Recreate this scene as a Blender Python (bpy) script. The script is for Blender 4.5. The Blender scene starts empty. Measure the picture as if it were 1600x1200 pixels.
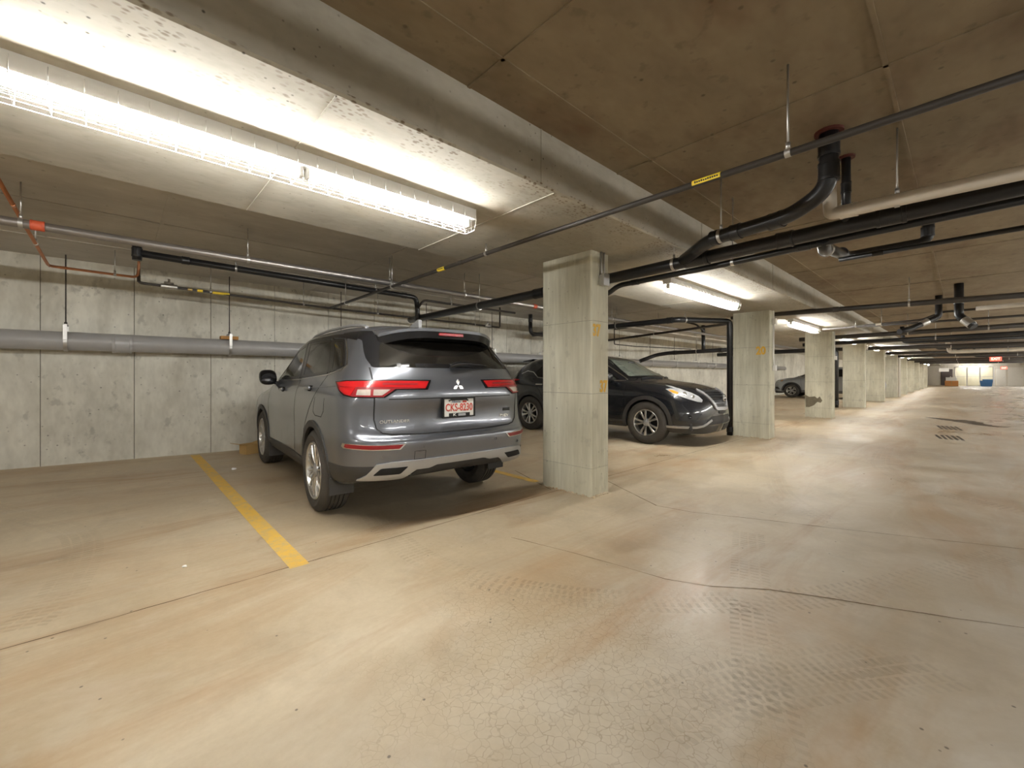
import bpy, bmesh, math, random
from mathutils import Vector, Matrix
from mathutils.bvhtree import BVHTree
from mathutils.geometry import tessellate_polygon

# ------------------------------------------------------------------ camera, world, exposure
# world axes: x runs down the aisle, y towards the far-left wall, z up (metres)
SC = bpy.context.scene
COL = SC.collection
THETA = math.radians(46.93)
cam_data = bpy.data.cameras.new('camera')
cam_data.sensor_width = 36.0
cam_data.lens = 660.0 / 1600.0 * 36.0
cam_data.shift_y = -13.0 / 1600.0
cam_data.clip_start = 0.05
cam_data.clip_end = 300
cam = bpy.data.objects.new('camera', cam_data)
cam.location = (0, 0, 1.22)
cam.rotation_euler = (math.pi / 2, 0, THETA - math.pi / 2)
COL.objects.link(cam)
SC.camera = cam
world = bpy.data.worlds.new('world')
SC.world = world
world.use_nodes = True
world.node_tree.nodes['Background'].inputs[0].default_value = (0.02, 0.02, 0.02, 1)
world.node_tree.nodes['Background'].inputs[1].default_value = 0.0
SC.view_settings.view_transform = 'Standard'
SC.view_settings.look = 'None'
SC.view_settings.gamma = 1.0
SC.view_settings.use_curve_mapping = False
SC.view_settings.exposure = 1.2
SC.cycles.max_bounces = 7
SC.cycles.diffuse_bounces = 5
SC.cycles.glossy_bounces = 3
SC.cycles.transparent_max_bounces = 8
SC.cycles.use_adaptive_sampling = True
SC.cycles.adaptive_threshold = 0.1
SC.cycles.sample_clamp_indirect = 6.0
SC.cycles.caustics_reflective = False
SC.cycles.caustics_refractive = False
TUBE_STRENGTH = 120.0
TUBE_COLOR = (1.0, 0.985, 0.945, 1)
random.seed(7)

# room dimensions
WALL_Y = 8.08          # far-left wall
BAND_Y0, BAND_Y1, BAND_Z = 1.91, 3.735, 2.48
CEIL_L, CEIL_R = 2.76, 2.85
FAR_X = 77.0
BACK_X = -14.0
RIGHT_Y = -9.0
COL_X0, COL_DX = 3.46, 5.68
LIGHT_Y, LIGHT_Z = 2.58, 2.48

# ------------------------------------------------------------------ helpers: objects
def tag(o, label=None, cat=None, group=None, kind=None):
    if label: o['label'] = label
    if cat: o['category'] = cat
    if group: o['group'] = group
    if kind: o['kind'] = kind
    return o

def thing(name, label, cat, loc=(0, 0, 0), rotz=0.0, group=None):
    o = bpy.data.objects.new(name, None)
    COL.objects.link(o)
    o.empty_display_size = 0.2
    o.location = loc
    o.rotation_euler = (0, 0, rotz)
    return tag(o, label, cat, group)

def link(name, me, mat=None, parent=None, smooth=False):
    if mat is not None and not me.materials:
        me.materials.append(mat)
    o = bpy.data.objects.new(name, me)
    COL.objects.link(o)
    if parent is not None:
        o.parent = parent
    if smooth:
        me.polygons.foreach_set('use_smooth', [True] * len(me.polygons))
    return o

def from_bm(name, bm, mat=None, parent=None, smooth=False, angle=None):
    bm.normal_update()
    if angle is not None:
        for f in bm.faces: f.smooth = True
        for e in bm.edges:
            e.smooth = len(e.link_faces) == 2 and e.calc_face_angle(9) < angle
    me = bpy.data.meshes.new(name)
    bm.to_mesh(me)
    bm.free()
    return link(name, me, mat, parent, smooth)

def inst(name, me, parent=None, loc=(0, 0, 0), rot=(0, 0, 0), scale=(1, 1, 1)):
    o = bpy.data.objects.new(name, me)
    COL.objects.link(o)
    o.location = loc; o.rotation_euler = rot; o.scale = scale
    if parent is not None: o.parent = parent
    return o

def copy_tree(root, loc, rotz, label, group=None, swap=None, drop=()):
    def rec(o, parent):
        c = o.copy()
        COL.objects.link(c)
        c.parent = parent
        if swap and c.type == 'MESH' and c.data.materials and c.data.materials[0] in swap:
            c.data = c.data.copy()
            c.data.materials[0] = swap[o.data.materials[0]]
        for ch in KIDS.get(o.name, []):
            if ch.name.split('.')[0] not in drop:
                rec(ch, c)
        return c
    KIDS = {}
    for o in SC.objects:
        if o.parent is not None: KIDS.setdefault(o.parent.name, []).append(o)
    r = rec(root, None)
    r.location = loc
    r.rotation_euler = (0, 0, rotz)
    r['label'] = label
    if group: r['group'] = group
    return r

# ------------------------------------------------------------------ helpers: shapes
def box(bm, lo, hi, bev=0.0, seg=1):
    x0, y0, z0 = lo; x1, y1, z1 = hi
    vs = [bm.verts.new(p) for p in ((x0,y0,z0),(x1,y0,z0),(x1,y1,z0),(x0,y1,z0),(x0,y0,z1),(x1,y0,z1),(x1,y1,z1),(x0,y1,z1))]
    fs = [bm.faces.new([vs[i] for i in q]) for q in ((3,2,1,0),(4,5,6,7),(0,1,5,4),(1,2,6,5),(2,3,7,6),(3,0,4,7))]
    if bev > 0:
        es = list({e for f in fs for e in f.edges})
        bmesh.ops.bevel(bm, geom=es, offset=bev, segments=seg, profile=0.5, affect='EDGES')
    return bm

def new_box(name, lo, hi, mat, parent=None, bev=0.0, seg=1):
    return from_bm(name, box(bmesh.new(), lo, hi, bev, seg), mat, parent)

def prism(bm, poly, z0, z1, axis='z'):
    """extrude a 2-D polygon; axis z: (x,y) poly, x: (y,z) poly, y: (x,z) poly"""
    f = {'z': lambda p, t: (p[0], p[1], t), 'x': lambda p, t: (t, p[0], p[1]), 'y': lambda p, t: (p[0], t, p[1])}[axis]
    a = [bm.verts.new(f(p, z0)) for p in poly]
    b = [bm.verts.new(f(p, z1)) for p in poly]
    n = len(poly)
    bm.faces.new(a[::-1]); bm.faces.new(b)
    for i in range(n):
        bm.faces.new((a[i], a[(i+1) % n], b[(i+1) % n], b[i]))
    bmesh.ops.recalc_face_normals(bm, faces=bm.faces[:])
    return bm

def frame_of(d):
    d = d.normalized()
    up = Vector((0, 0, 1)) if abs(d.z) < 0.95 else Vector((1, 0, 0))
    a = d.cross(up).normalized()
    return a, d.cross(a).normalized()

def fillet(pts, rad, n=5):
    pts = [Vector(p) for p in pts]
    if rad <= 0 or len(pts) < 3: return pts
    out = [pts[0]]
    for i in range(1, len(pts) - 1):
        p = pts[i]; d0 = pts[i-1] - p; d1 = pts[i+1] - p
        r = min(rad, d0.length * 0.45, d1.length * 0.45)
        a = p + d0.normalized() * r; b = p + d1.normalized() * r
        for k in range(n + 1):
            t = k / n
            out.append(a.lerp(p, t).lerp(p.lerp(b, t), t))
    out.append(pts[-1])
    return out

def tube(bm, pts, r, seg=14, cap=True):
    pts = [Vector(p) for p in pts]
    n = len(pts)
    rr = r if isinstance(r, (list, tuple)) else [r] * n
    a, b = frame_of(pts[1] - pts[0])
    rings = []
    prev = (pts[1] - pts[0]).normalized()
    for i, p in enumerate(pts):
        d = (pts[min(i+1, n-1)] - pts[max(i-1, 0)]).normalized()
        q = prev.rotation_difference(d)
        a = q @ a; b = q @ b; prev = d
        rings.append([bm.verts.new(p + (a * math.cos(2*math.pi*k/seg) + b * math.sin(2*math.pi*k/seg)) * rr[i]) for k in range(seg)])
    for i in range(n - 1):
        for k in range(seg):
            f = bm.faces.new((rings[i][k], rings[i][(k+1) % seg], rings[i+1][(k+1) % seg], rings[i+1][k]))
            f.smooth = True
    if cap:
        bm.faces.new(rings[0][::-1]); bm.faces.new(rings[-1])
    return bm

def lathe(bm, prof, seg=32, axis='x', ang0=0.0):
    """revolve (t, r) profile round an axis; t runs along the axis"""
    rings = []
    for t, r in prof:
        ring = []
        for k in range(seg):
            c, s = math.cos(ang0 + 2*math.pi*k/seg) * r, math.sin(ang0 + 2*math.pi*k/seg) * r
            ring.append(bm.verts.new({'x': (t, c, s), 'y': (c, t, s), 'z': (c, s, t)}[axis]))
        rings.append(ring)
    for i in range(len(rings) - 1):
        for k in range(seg):
            try: bm.faces.new((rings[i][k], rings[i][(k+1) % seg], rings[i+1][(k+1) % seg], rings[i+1][k]))
            except ValueError: pass
    bmesh.ops.recalc_face_normals(bm, faces=bm.faces[:])
    return bm

def text_mesh(body, size, depth, sx=1.0, bold=0.0):
    cu = bpy.data.curves.new('lettering', 'FONT')
    cu.body = body; cu.size = size; cu.extrude = depth; cu.offset = bold
    cu.align_x = 'CENTER'; cu.align_y = 'CENTER'; cu.resolution_u = 3
    o = bpy.data.objects.new('lettering', cu)
    COL.objects.link(o)
    me = bpy.data.meshes.new_from_object(o.evaluated_get(bpy.context.evaluated_depsgraph_get()))
    bpy.data.objects.remove(o)
    bpy.data.curves.remove(cu)
    me.materials.clear()
    me.transform(Matrix.Diagonal((sx, 1, 1, 1)))
    return me

# ------------------------------------------------------------------ materials
def new_mat(name):
    m = bpy.data.materials.new(name)
    m.use_nodes = True
    nt = m.node_tree
    return m, nt, nt.nodes, nt.links, nt.nodes['Principled BSDF']

def plain(name, col, rough=0.5, metal=0.0, coat=0.0, emit=None, strength=0.0, grime=0.12, scale=6.0, spec=0.5):
    m, nt, N, L, p = new_mat(name)
    p.inputs['Roughness'].default_value = rough
    p.inputs['Metallic'].default_value = metal
    p.inputs['Coat Weight'].default_value = coat
    p.inputs['Coat Roughness'].default_value = 0.06
    p.inputs['Specular IOR Level'].default_value = spec
    if grime > 0:
        tc = N.new('ShaderNodeTexCoord'); no = N.new('ShaderNodeTexNoise'); mx = N.new('ShaderNodeMix')
        no.inputs['Scale'].default_value = scale; no.inputs['Detail'].default_value = 4
        mx.data_type = 'RGBA'
        L.new(tc.outputs['Object'], no.inputs['Vector'])
        L.new(no.outputs['Fac'], mx.inputs['Factor'])
        mx.inputs['A'].default_value = tuple(c * (1 - grime) for c in col[:3]) + (1,)
        mx.inputs['B'].default_value = tuple(min(1, c * (1 + grime)) for c in col[:3]) + (1,)
        L.new(mx.outputs['Result'], p.inputs['Base Color'])
    else:
        p.inputs['Base Color'].default_value = tuple(col[:3]) + (1,)
    if emit:
        p.inputs['Emission Color'].default_value = tuple(emit[:3]) + (1,)
        p.inputs['Emission Strength'].default_value = strength
    return m

class NB:
    """small node-graph builder"""
    def __init__(s, name):
        s.m, s.nt, s.N, s.L, s.p = new_mat(name)
        s.tc = s.N.new('ShaderNodeTexCoord'); s.geo = s.N.new('ShaderNodeNewGeometry')
        s.pos = s.geo.outputs['Position']
    def map(s, scale=(1,1,1), loc=(0,0,0), src=None, rot=(0,0,0)):
        n = s.N.new('ShaderNodeMapping'); n.inputs['Scale'].default_value = scale; n.inputs['Location'].default_value = loc
        n.inputs['Rotation'].default_value = rot
        s.L.new(src or s.pos, n.inputs['Vector']); return n.outputs[0]
    def noise(s, v, scale, detail=4, rough=0.55, dist=0.0):
        n = s.N.new('ShaderNodeTexNoise'); n.inputs['Scale'].default_value = scale; n.inputs['Detail'].default_value = detail
        n.inputs['Roughness'].default_value = rough; n.inputs['Distortion'].default_value = dist
        s.L.new(v, n.inputs['Vector']); return n.outputs['Fac']
    def voro(s, v, scale, feat='F1', rnd=1.0):
        n = s.N.new('ShaderNodeTexVoronoi'); n.feature = feat; n.inputs['Scale'].default_value = scale
        n.inputs['Randomness'].default_value = rnd
        s.L.new(v, n.inputs['Vector']); return n.outputs['Distance']
    def ramp(s, f, stops):
        n = s.N.new('ShaderNodeValToRGB'); e = n.color_ramp.elements
        while len(e) < len(stops): e.new(0.5)
        for i, (q, c) in enumerate(stops):
            e[i].position = q
            e[i].color = (c, c, c, 1) if isinstance(c, (int, float)) else tuple(c[:3]) + (1,)
        s.L.new(f, n.inputs[0]); return n.outputs[0]
    def mix(s, f, a, b, mode='MIX'):
        n = s.N.new('ShaderNodeMix'); n.data_type = 'RGBA'; n.blend_type = mode
        for sock, v in ((n.inputs['Factor'], f), (n.inputs['A'], a), (n.inputs['B'], b)):
            if isinstance(v, (int, float)): sock.default_value = v if sock.name == 'Factor' else (v, v, v, 1)
            elif isinstance(v, tuple): sock.default_value = v[:3] + (1,)
            else: s.L.new(v, sock)
        return n.outputs['Result']
    def math(s, op, a, b=0.0, c=None, clamp=False):
        n = s.N.new('ShaderNodeMath'); n.operation = op; n.use_clamp = clamp
        for i, v in enumerate((a, b) if c is None else (a, b, c)):
            if isinstance(v, (int, float)): n.inputs[i].default_value = v
            else: s.L.new(v, n.inputs[i])
        return n.outputs[0]
    def sep(s, v=None):
        n = s.N.new('ShaderNodeSeparateXYZ'); s.L.new(v or s.pos, n.inputs[0]); return n.outputs
    def bump(s, hgt, strength=0.3, dist=0.01, nrm=None):
        n = s.N.new('ShaderNodeBump'); n.inputs['Strength'].default_value = strength; n.inputs['Distance'].default_value = dist
        s.L.new(hgt, n.inputs['Height'])
        if nrm: s.L.new(nrm, n.inputs['Normal'])
        return n.outputs[0]
    def out(s, color=None, rough=None, normal=None):
        for k, v in (('Base Color', color), ('Roughness', rough), ('Normal', normal)):
            if v is None: continue
            if isinstance(v, (int, float)): s.p.inputs[k].default_value = v
            elif isinstance(v, tuple): s.p.inputs[k].default_value = v[:3] + (1,)
            else: s.L.new(v, s.p.inputs[k])
        return s.m

def concrete(name, dark, light, stretch=(1,1,1), grain=14.0, pores=0.5, stain=None, stain_amt=0.35, seed=0.0, rough=0.85, bump=0.25, pore_scale=9.0, smudge=0.0, edge=False):
    b = NB(name)
    v = b.map(loc=(seed, seed * 1.7, seed * 0.3))
    big = b.noise(v, 0.9, 2, 0.6)
    mid = b.noise(b.map(stretch, (seed, 0, 0)), 3.5, 4, 0.68)
    fine = b.noise(b.map(stretch, (0, seed, 0)), grain, 2, 0.7)
    f = b.math('ADD', b.math('MULTIPLY', big, 0.45), b.math('ADD', b.math('MULTIPLY', mid, 0.35), b.math('MULTIPLY', fine, 0.25)))
    col = b.mix(b.ramp(f, [(0.36, 0.0), (0.68, 1.0)]), dark, light)
    if stain:
        st = b.ramp(b.noise(b.map(stretch, (seed + 5, 2, 1)), 1.6, 4, 0.7), [(0.5, 0.0), (0.72, 1.0)])
        col = b.mix(b.math('MULTIPLY', st, stain_amt), col, stain)
    if smudge > 0:
        sm = b.ramp(b.noise(b.map((1, 1, 0.7), (seed + 2, 4, 0)), 8.0, 3, 0.6), [(0.60, 0.0), (0.70, 1.0)])
        col = b.mix(b.math('MULTIPLY', sm, smudge), col, tuple(c * 0.45 for c in dark))
    # bug holes: small round pits, patchy
    d = b.voro(b.map((1, 1, 1), (seed, 3, 0)), pore_scale)
    pit = b.ramp(d, [(0.06, 1.0), (0.13, 0.0)])
    patch = b.ramp(b.noise(b.map(loc=(9 + seed, 0, 0)), 1.8, 1), [(0.42, 0.0), (0.62, 1.0)])
    pit = b.math('MULTIPLY', b.math('MULTIPLY', pit, patch), pores)
    col = b.mix(pit, col, tuple(c * 0.22 for c in dark))
    if edge:
        # honeycombed, rust-flecked strip along the aisle edge of the beam
        yy = b.sep()[1]
        near = b.math('SUBTRACT', 1.0, b.math('MULTIPLY', b.math('SUBTRACT', yy, BAND_Y0), 2.0), clamp=True)
        zed = b.math('LESS_THAN', b.sep()[2], BAND_Z + 0.02)
        pt = b.ramp(b.voro(b.map((0.6, 1, 1)), 42), [(0.25, 1.0), (0.42, 0.0)])
        pt = b.math('MULTIPLY', pt, b.ramp(b.noise(b.map(loc=(5, 1, 0)), 5.0, 3), [(0.42, 0.0), (0.58, 1.0)]))
        col = b.mix(b.math('MULTIPLY', b.math('MULTIPLY', pt, near), b.math('MULTIPLY', zed, 0.85)), col, (0.13, 0.085, 0.045))
    return b.out(col, rough)

M = {}
M['wall'] = concrete('wall_concrete', (0.50, 0.48, 0.41), (0.80, 0.78, 0.69), (1, 1, 0.45), 11, 0.85, (0.38, 0.35, 0.28), 0.6, 0.0, smudge=0.38, pore_scale=11)
M['column'] = concrete('column_concrete', (0.47, 0.455, 0.355), (0.86, 0.845, 0.71), (1, 1, 0.10), 30, 0.6, (0.40, 0.37, 0.26), 0.6, 3.1, pore_scale=13, smudge=0.22)
M['band'] = concrete('band_concrete', (0.34, 0.315, 0.255), (0.50, 0.475, 0.405), (0.5, 1, 1), 16, 0.9, (0.42, 0.33, 0.20), 0.4, 6.3, pore_scale=17, smudge=0.18, edge=True)
M['ceiling_left'] = concrete('ceiling_left_concrete', (0.46, 0.44, 0.40), (0.63, 0.60, 0.55), (0.5, 1, 1), 9, 0.5, (0.30, 0.25, 0.20), 0.3, 8.7)
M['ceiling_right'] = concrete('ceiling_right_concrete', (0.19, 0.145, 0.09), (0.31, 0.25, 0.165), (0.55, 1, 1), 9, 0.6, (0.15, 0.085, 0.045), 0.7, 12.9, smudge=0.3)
M['joint'] = plain('joint_dark', (0.10, 0.085, 0.065), 0.95)

def floor_material():
    b = NB('floor_dusty_concrete')
    p = b.pos
    big = b.noise(b.map(loc=(4, 2, 0)), 0.45, 3, 0.6)
    mid = b.noise(b.map((0.7, 1, 1), (1, 7, 0)), 1.6, 5, 0.7, 0.6)
    fine = b.noise(p, 26, 3, 0.75)
    f = b.math('ADD', b.math('MULTIPLY', big, 0.5), b.math('ADD', b.math('MULTIPLY', mid, 0.4), b.math('MULTIPLY', fine, 0.15)))
    dust = b.mix(b.ramp(f, [(0.38, 0.0), (0.66, 1.0)]), (0.45, 0.345, 0.215), (0.65, 0.55, 0.395))
    grey = b.mix(b.ramp(mid, [(0.3, 0.0), (0.7, 1.0)]), (0.385, 0.365, 0.325), (0.63, 0.61, 0.57))
    # the driving aisle is swept greyer by traffic, the stalls keep their dust
    y = b.sep()[1]
    aisle = b.math('MULTIPLY', b.ramp(b.math('ADD', b.math('MULTIPLY', y, -0.16), b.math('MULTIPLY', mid, 0.5)), [(0.0, 0.0), (0.45, 1.0)]), 0.8)
    col = b.mix(aisle, dust, grey)
    # rusty mud left by tyres
    mud = b.ramp(b.noise(b.map((0.25, 1.1, 1), (3, 1, 0)), 1.3, 5, 0.72, 0.8), [(0.48, 0.0), (0.68, 1.0)])
    col = b.mix(b.math('MULTIPLY', mud, b.math('SUBTRACT', 0.72, b.math('MULTIPLY', aisle, 0.45))), col, (0.42, 0.255, 0.125))
    # crazing of the dried mud film
    dv = b.N.new('ShaderNodeVectorMath'); dv.operation = 'DISTANCE'; dv.inputs[1].default_value = (1.45, 1.15, 0)
    b.L.new(p, dv.inputs[0])
    zone = b.ramp(b.math('ADD', b.math('MULTIPLY', dv.outputs['Value'], 0.6), b.math('MULTIPLY', b.noise(b.map(loc=(2.3, 5.6, 0)), 2.2, 2), 0.9)), [(0.75, 1.0), (1.30, 0.0)])
    wv = b.N.new('ShaderNodeVectorMath'); wv.operation = 'ADD'
    nz = b.N.new('ShaderNodeTexNoise'); nz.inputs['Scale'].default_value = 18
    sc = b.N.new('ShaderNodeVectorMath'); sc.operation = 'SCALE'; sc.inputs['Scale'].default_value = 0.05
    b.L.new(p, nz.inputs['Vector']); b.L.new(nz.outputs['Color'], sc.inputs[0]); b.L.new(p, wv.inputs[0]); b.L.new(sc.outputs[0], wv.inputs[1])
    cr = b.ramp(b.voro(wv.outputs[0], 27, 'DISTANCE_TO_EDGE'), [(0.01, 1.0), (0.055, 0.0)])
    cr = b.math('MULTIPLY', b.math('MULTIPLY', cr, zone), b.math('MULTIPLY', b.ramp(fine, [(0.3, 0.2), (0.6, 1.0)]), 0.5))
    col = b.mix(cr, col, (0.25, 0.165, 0.085))
    # grey-brown smears and scuffs
    sm = b.ramp(b.noise(b.map((1.0, 0.55, 1), (8, 3, 0), rot=(0, 0, 0.5)), 2.6, 5, 0.70, 0.25), [(0.48, 0.0), (0.80, 1.0)])
    col = b.mix(b.math('MULTIPLY', sm, 0.36), col, (0.27, 0.215, 0.15))
    pale = b.ramp(b.noise(b.map((0.5, 1.0, 1), (1, 13, 0), rot=(0, 0, -0.4)), 2.1, 5, 0.72, 0.7), [(0.56, 0.0), (0.74, 1.0)])
    col = b.mix(b.math('MULTIPLY', pale, 0.35), col, (0.72, 0.66, 0.55))
    # specks of grit
    gr = b.ramp(b.voro(b.map(loc=(1, 1, 0)), 7.0), [(0.03, 1.0), (0.05, 0.0)])
    col = b.mix(b.math('MULTIPLY', gr, 0.8), col, (0.10, 0.08, 0.06))
    rough = b.ramp(b.math('SUBTRACT', b.math('ADD', b.math('MULTIPLY', mid, 0.7), b.math('MULTIPLY', big, 0.4)), b.math('MULTIPLY', aisle, 0.18)), [(0.34, 0.23), (0.62, 0.58)])
    hgt = b.noise(p, 30, 1)
    b.p.inputs['Specular IOR Level'].default_value = 0.6
    return b.out(col, rough, b.bump(hgt, 0.12, 0.006))
M['floor'] = floor_material()

def worn_paint(name, col, under, amt=0.5, scale=14):
    b = NB(name)
    n = b.noise(b.map(), scale, 6, 0.75)
    n2 = b.noise(b.map(loc=(3, 0, 0)), 2.0, 4)
    f = b.ramp(b.math('ADD', b.math('MULTIPLY', n, 0.7), b.math('MULTIPLY', n2, 0.3)), [(amt - 0.06, 0.0), (amt + 0.12, 1.0)])
    return b.out(b.mix(f, col, under), 0.7, b.bump(n, 0.15, 0.004))
M['yellow_line'] = worn_paint('yellow_line_paint', (0.80, 0.50, 0.085), (0.58, 0.44, 0.22), 0.52)
M['stencil'] = worn_paint('stencil_paint', (0.78, 0.47, 0.06), (0.62, 0.50, 0.28), 0.56, 30)

M['black_pipe'] = plain('black_abs', (0.016, 0.016, 0.017), 0.33, spec=0.5, grime=0.4)
M['dusty_black'] = plain('dusty_black_steel', (0.045, 0.038, 0.032), 0.5, grime=0.35)
M['grey_pvc'] = plain('grey_pvc', (0.36, 0.355, 0.35), 0.32, grime=0.12)
M['cream_pipe'] = plain('cream_pipe', (0.62, 0.56, 0.47), 0.5, grime=0.2)
M['galv'] = plain('galvanised_steel', (0.55, 0.54, 0.52), 0.38, 0.9, grime=0.15)
M['steel_pipe'] = plain('steel_sprinkler_pipe', (0.30, 0.28, 0.265), 0.34, 0.75, grime=0.2)
M['copper'] = plain('copper', (0.60, 0.27, 0.14), 0.38, 0.9, grime=0.25)
M['red_iron'] = plain('red_coupling', (0.55, 0.09, 0.035), 0.5)
M['brass'] = plain('brass', (0.60, 0.45, 0.18), 0.35, 0.9)
M['firestop'] = plain('firestop_red', (0.10, 0.022, 0.014), 0.8, grime=0.5, scale=20)
M['label_yellow'] = plain('label_yellow', (0.85, 0.62, 0.04), 0.5)
M['white_metal'] = plain('white_enamel', (0.80, 0.79, 0.76), 0.4, grime=0.04)
M['wood'] = plain('wood_block', (0.50, 0.25, 0.07), 0.7, grime=0.3, scale=20)
M['cardboard'] = plain('cardboard', (0.52, 0.34, 0.13), 0.8, grime=0.12)
M['tube'] = plain('fluorescent_tube', (0.9, 0.9, 0.88), 0.4, emit=TUBE_COLOR, strength=TUBE_STRENGTH, grime=0)
M['black'] = plain('black_plastic', (0.018, 0.018, 0.019), 0.5, grime=0.15)
M['paper'] = plain('paper_scrap', (0.85, 0.84, 0.80), 0.8)

# ================================================================== THE SETTING
def floor_z(x, y):
    t = max(0.0, min(1.0, (y - 4.2) / (WALL_Y - 4.2)))
    return max(0.0, 1.6 - x) * 0.0235 * t if x > -2.2 else 3.8 * 0.0235 * t

def build_floor():
    bm = bmesh.new()
    xs = [BACK_X - 0.3] + [-3.2 + 0.4 * i for i in range(16)] + [5, 8, 12, 20, 30, 45, 60, FAR_X + 0.3]
    ys = [RIGHT_Y - 0.3, -4, 0, 2, 3.4, 4.2, 5, 6, 7, WALL_Y, WALL_Y + 0.3]
    g = [[bm.verts.new((x, y, floor_z(x, y))) for y in ys] for x in xs]
    for i in range(len(xs) - 1):
        for j in range(len(ys) - 1):
            bm.faces.new((g[i][j], g[i+1][j], g[i+1][j+1], g[i][j+1]))
    ret = bmesh.ops.extrude_face_region(bm, geom=bm.faces[:])
    for v in ret['geom']:
        if isinstance(v, bmesh.types.BMVert): v.co.z = -0.2
    bmesh.ops.recalc_face_normals(bm, faces=bm.faces[:])
    return from_bm('floor', bm, M['floor'])
FLOOR = tag(build_floor(), 'dusty tan concrete garage floor with saw cuts and dried mud', kind='structure')

def strip(bm, pts, w, z=0.0012, wob=0.0):
    """thin ribbon lying on the floor along a polyline of (x, y)"""
    P = []
    for i in range(len(pts) - 1):
        a, b = Vector(pts[i]), Vector(pts[i+1])
        n = max(2, int((b - a).length / 0.12))
        for k in range(n): P.append(a.lerp(b, k / n))
    P.append(Vector(pts[-1]))
    L, R = [], []
    for i, p in enumerate(P):
        d = (P[min(i+1, len(P)-1)] - P[max(i-1, 0)]).normalized()
        nrm = Vector((-d.y, d.x))
        o = random.uniform(-wob, wob); ww = w * (1 + random.uniform(-0.5, 0.6) * (1 if wob else 0))
        l, r = p + nrm * (ww/2 + o), p + nrm * (-ww/2 + o)
        L.append(bm.verts.new((l.x, l.y, floor_z(l.x, l.y) + z))); R.append(bm.verts.new((r.x, r.y, floor_z(r.x, r.y) + z)))
    for i in range(len(P) - 1):
        bm.faces.new((L[i], R[i], R[i+1], L[i+1]))
    return bm

M['crack'] = plain('crack_dark', (0.17, 0.115, 0.065), 0.95, grime=0.4, scale=30)  # dark brown for the saw cuts and floor cracks
for pts, w, wob in ([(-13, 2.915), (-0.38, 2.925), (3.4, 2.95), (9.0, 2.94), (40, 2.9)], 0.007, 0.003), ([(4.2, 2.92), (3.7, 1.97)], 0.010, 0.004), ([(3.39, 3.02), (3.74, 3.95)], 0.008, 0.003):
    from_bm('saw_cut', strip(bmesh.new(), pts, w, wob=wob), M['crack'], FLOOR)
for pts in ([(3.7, 1.97), (3.75, 1.67), (3.99, 1.17), (4.18, 0.72), (4.43, 0.18), (4.66, -0.29), (5.2, -1.5)], [(2.17, 2.33), (2.3, 1.82), (2.35, 1.54), (2.4, 1.22), (2.51, 1.0), (2.71, 0.76), (2.86, 0.49), (2.97, 0.24), (3.2, -0.2), (3.6, -1.0)],
            [(14, 0.2), (20, -0.9), (28, -1.6)]):
    from_bm('floor_crack', strip(bmesh.new(), pts, 0.0055, 0.0013, 0.004), M['crack'], FLOOR)

def parking_line(pts, w, label):
    o = from_bm('parking_line', strip(bmesh.new(), pts, w, 0.002), M['yellow_line'])
    return tag(o, label, 'floor marking', 'yellow stall lines')
parking_line([(0.855, 2.90), (0.86, 7.95)], 0.115, 'worn yellow stall line on the floor left of the grey car')
parking_line([(3.52, 3.35), (3.56, 7.95)], 0.10, 'yellow stall line behind the nearest column, between the two parked cars')

M['wet'] = plain('wet_patch', (0.07, 0.055, 0.04), 0.4, grime=0.35, scale=9)
def wet_streak(pts, widths, label):
    bm = bmesh.new(); L = []
    P = crom2(pts, 10)
    for i, p in enumerate(P):
        q = i / (len(P) - 1) * (len(widths) - 1); k = min(int(q), len(widths) - 2)
        w = widths[k] + (widths[k+1] - widths[k]) * (q - k); w *= random.uniform(0.75, 1.2)
        d = (P[min(i+1, len(P)-1)] - P[max(i-1, 0)]).normalized(); n = Vector((-d.y, d.x)) * w / 2
        L.append((bm.verts.new((p.x + n.x, p.y + n.y, 0.0016)), bm.verts.new((p.x - n.x, p.y - n.y, 0.0016))))
    for a, b in zip(L, L[1:]): bm.faces.new((a[0], a[1], b[1], b[0]))
    return tag(from_bm('water_stain', bm, M['wet']), label, 'stain')
def crom2(pts, n):
    out = []
    for i in range(len(pts) - 1):
        p0, p1, p2, p3 = (Vector(pts[max(0, min(len(pts) - 1, i + k))]) for k in (-1, 0, 1, 2))
        for k in range(n):
            t = k / n
            out.append(0.5 * ((2 * p1) + (p2 - p0) * t + (2 * p0 - 5 * p1 + 4 * p2 - p3) * t * t + (3 * p1 - p0 - 3 * p2 + p3) * t ** 3))
    out.append(Vector(pts[-1]))
    return out
wet_streak([(17.4, 0.78), (16.9, 0.35), (16.6, 0.05), (15.6, -0.35), (15.3, -0.72)], [0.08, 0.4, 0.62, 0.3, 0.05], 'dark wet streak across the aisle floor beyond the wet tyre prints')

# wet tyre prints: short dark tread bars
def tyre_print(x, y, n, dx, label):
    t = thing('tyre_print', label, 'tyre mark', (x, y, 0.0), 0.12, 'wet tyre prints in the aisle')
    for i in range(n):
        bm = bmesh.new()
        rnd = random.Random(i + int(x * 10))
        a = -0.15 + i * 0.30 / (n - 1)
        vs = [(-dx, a - 0.022), (-dx * 0.3, a - 0.025), (dx, a - 0.021 + rnd.uniform(-.005, .005)), (dx * 0.9, a + 0.022), (0, a + 0.024), (-dx * 0.9, a + 0.022)]
        bm.faces.new([bm.verts.new((px, py, 0.0018)) for px, py in vs])
        from_bm('tread_bar', bm, M['wet'], t)
tyre_print(14.2, 0.24, 5, 0.5, 'dark wet tyre print on the aisle floor, the one beside the wet streak')
tyre_print(12.0, 0.2, 5, 0.42, 'dark wet tyre print on the aisle floor, the nearer of two')

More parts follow.
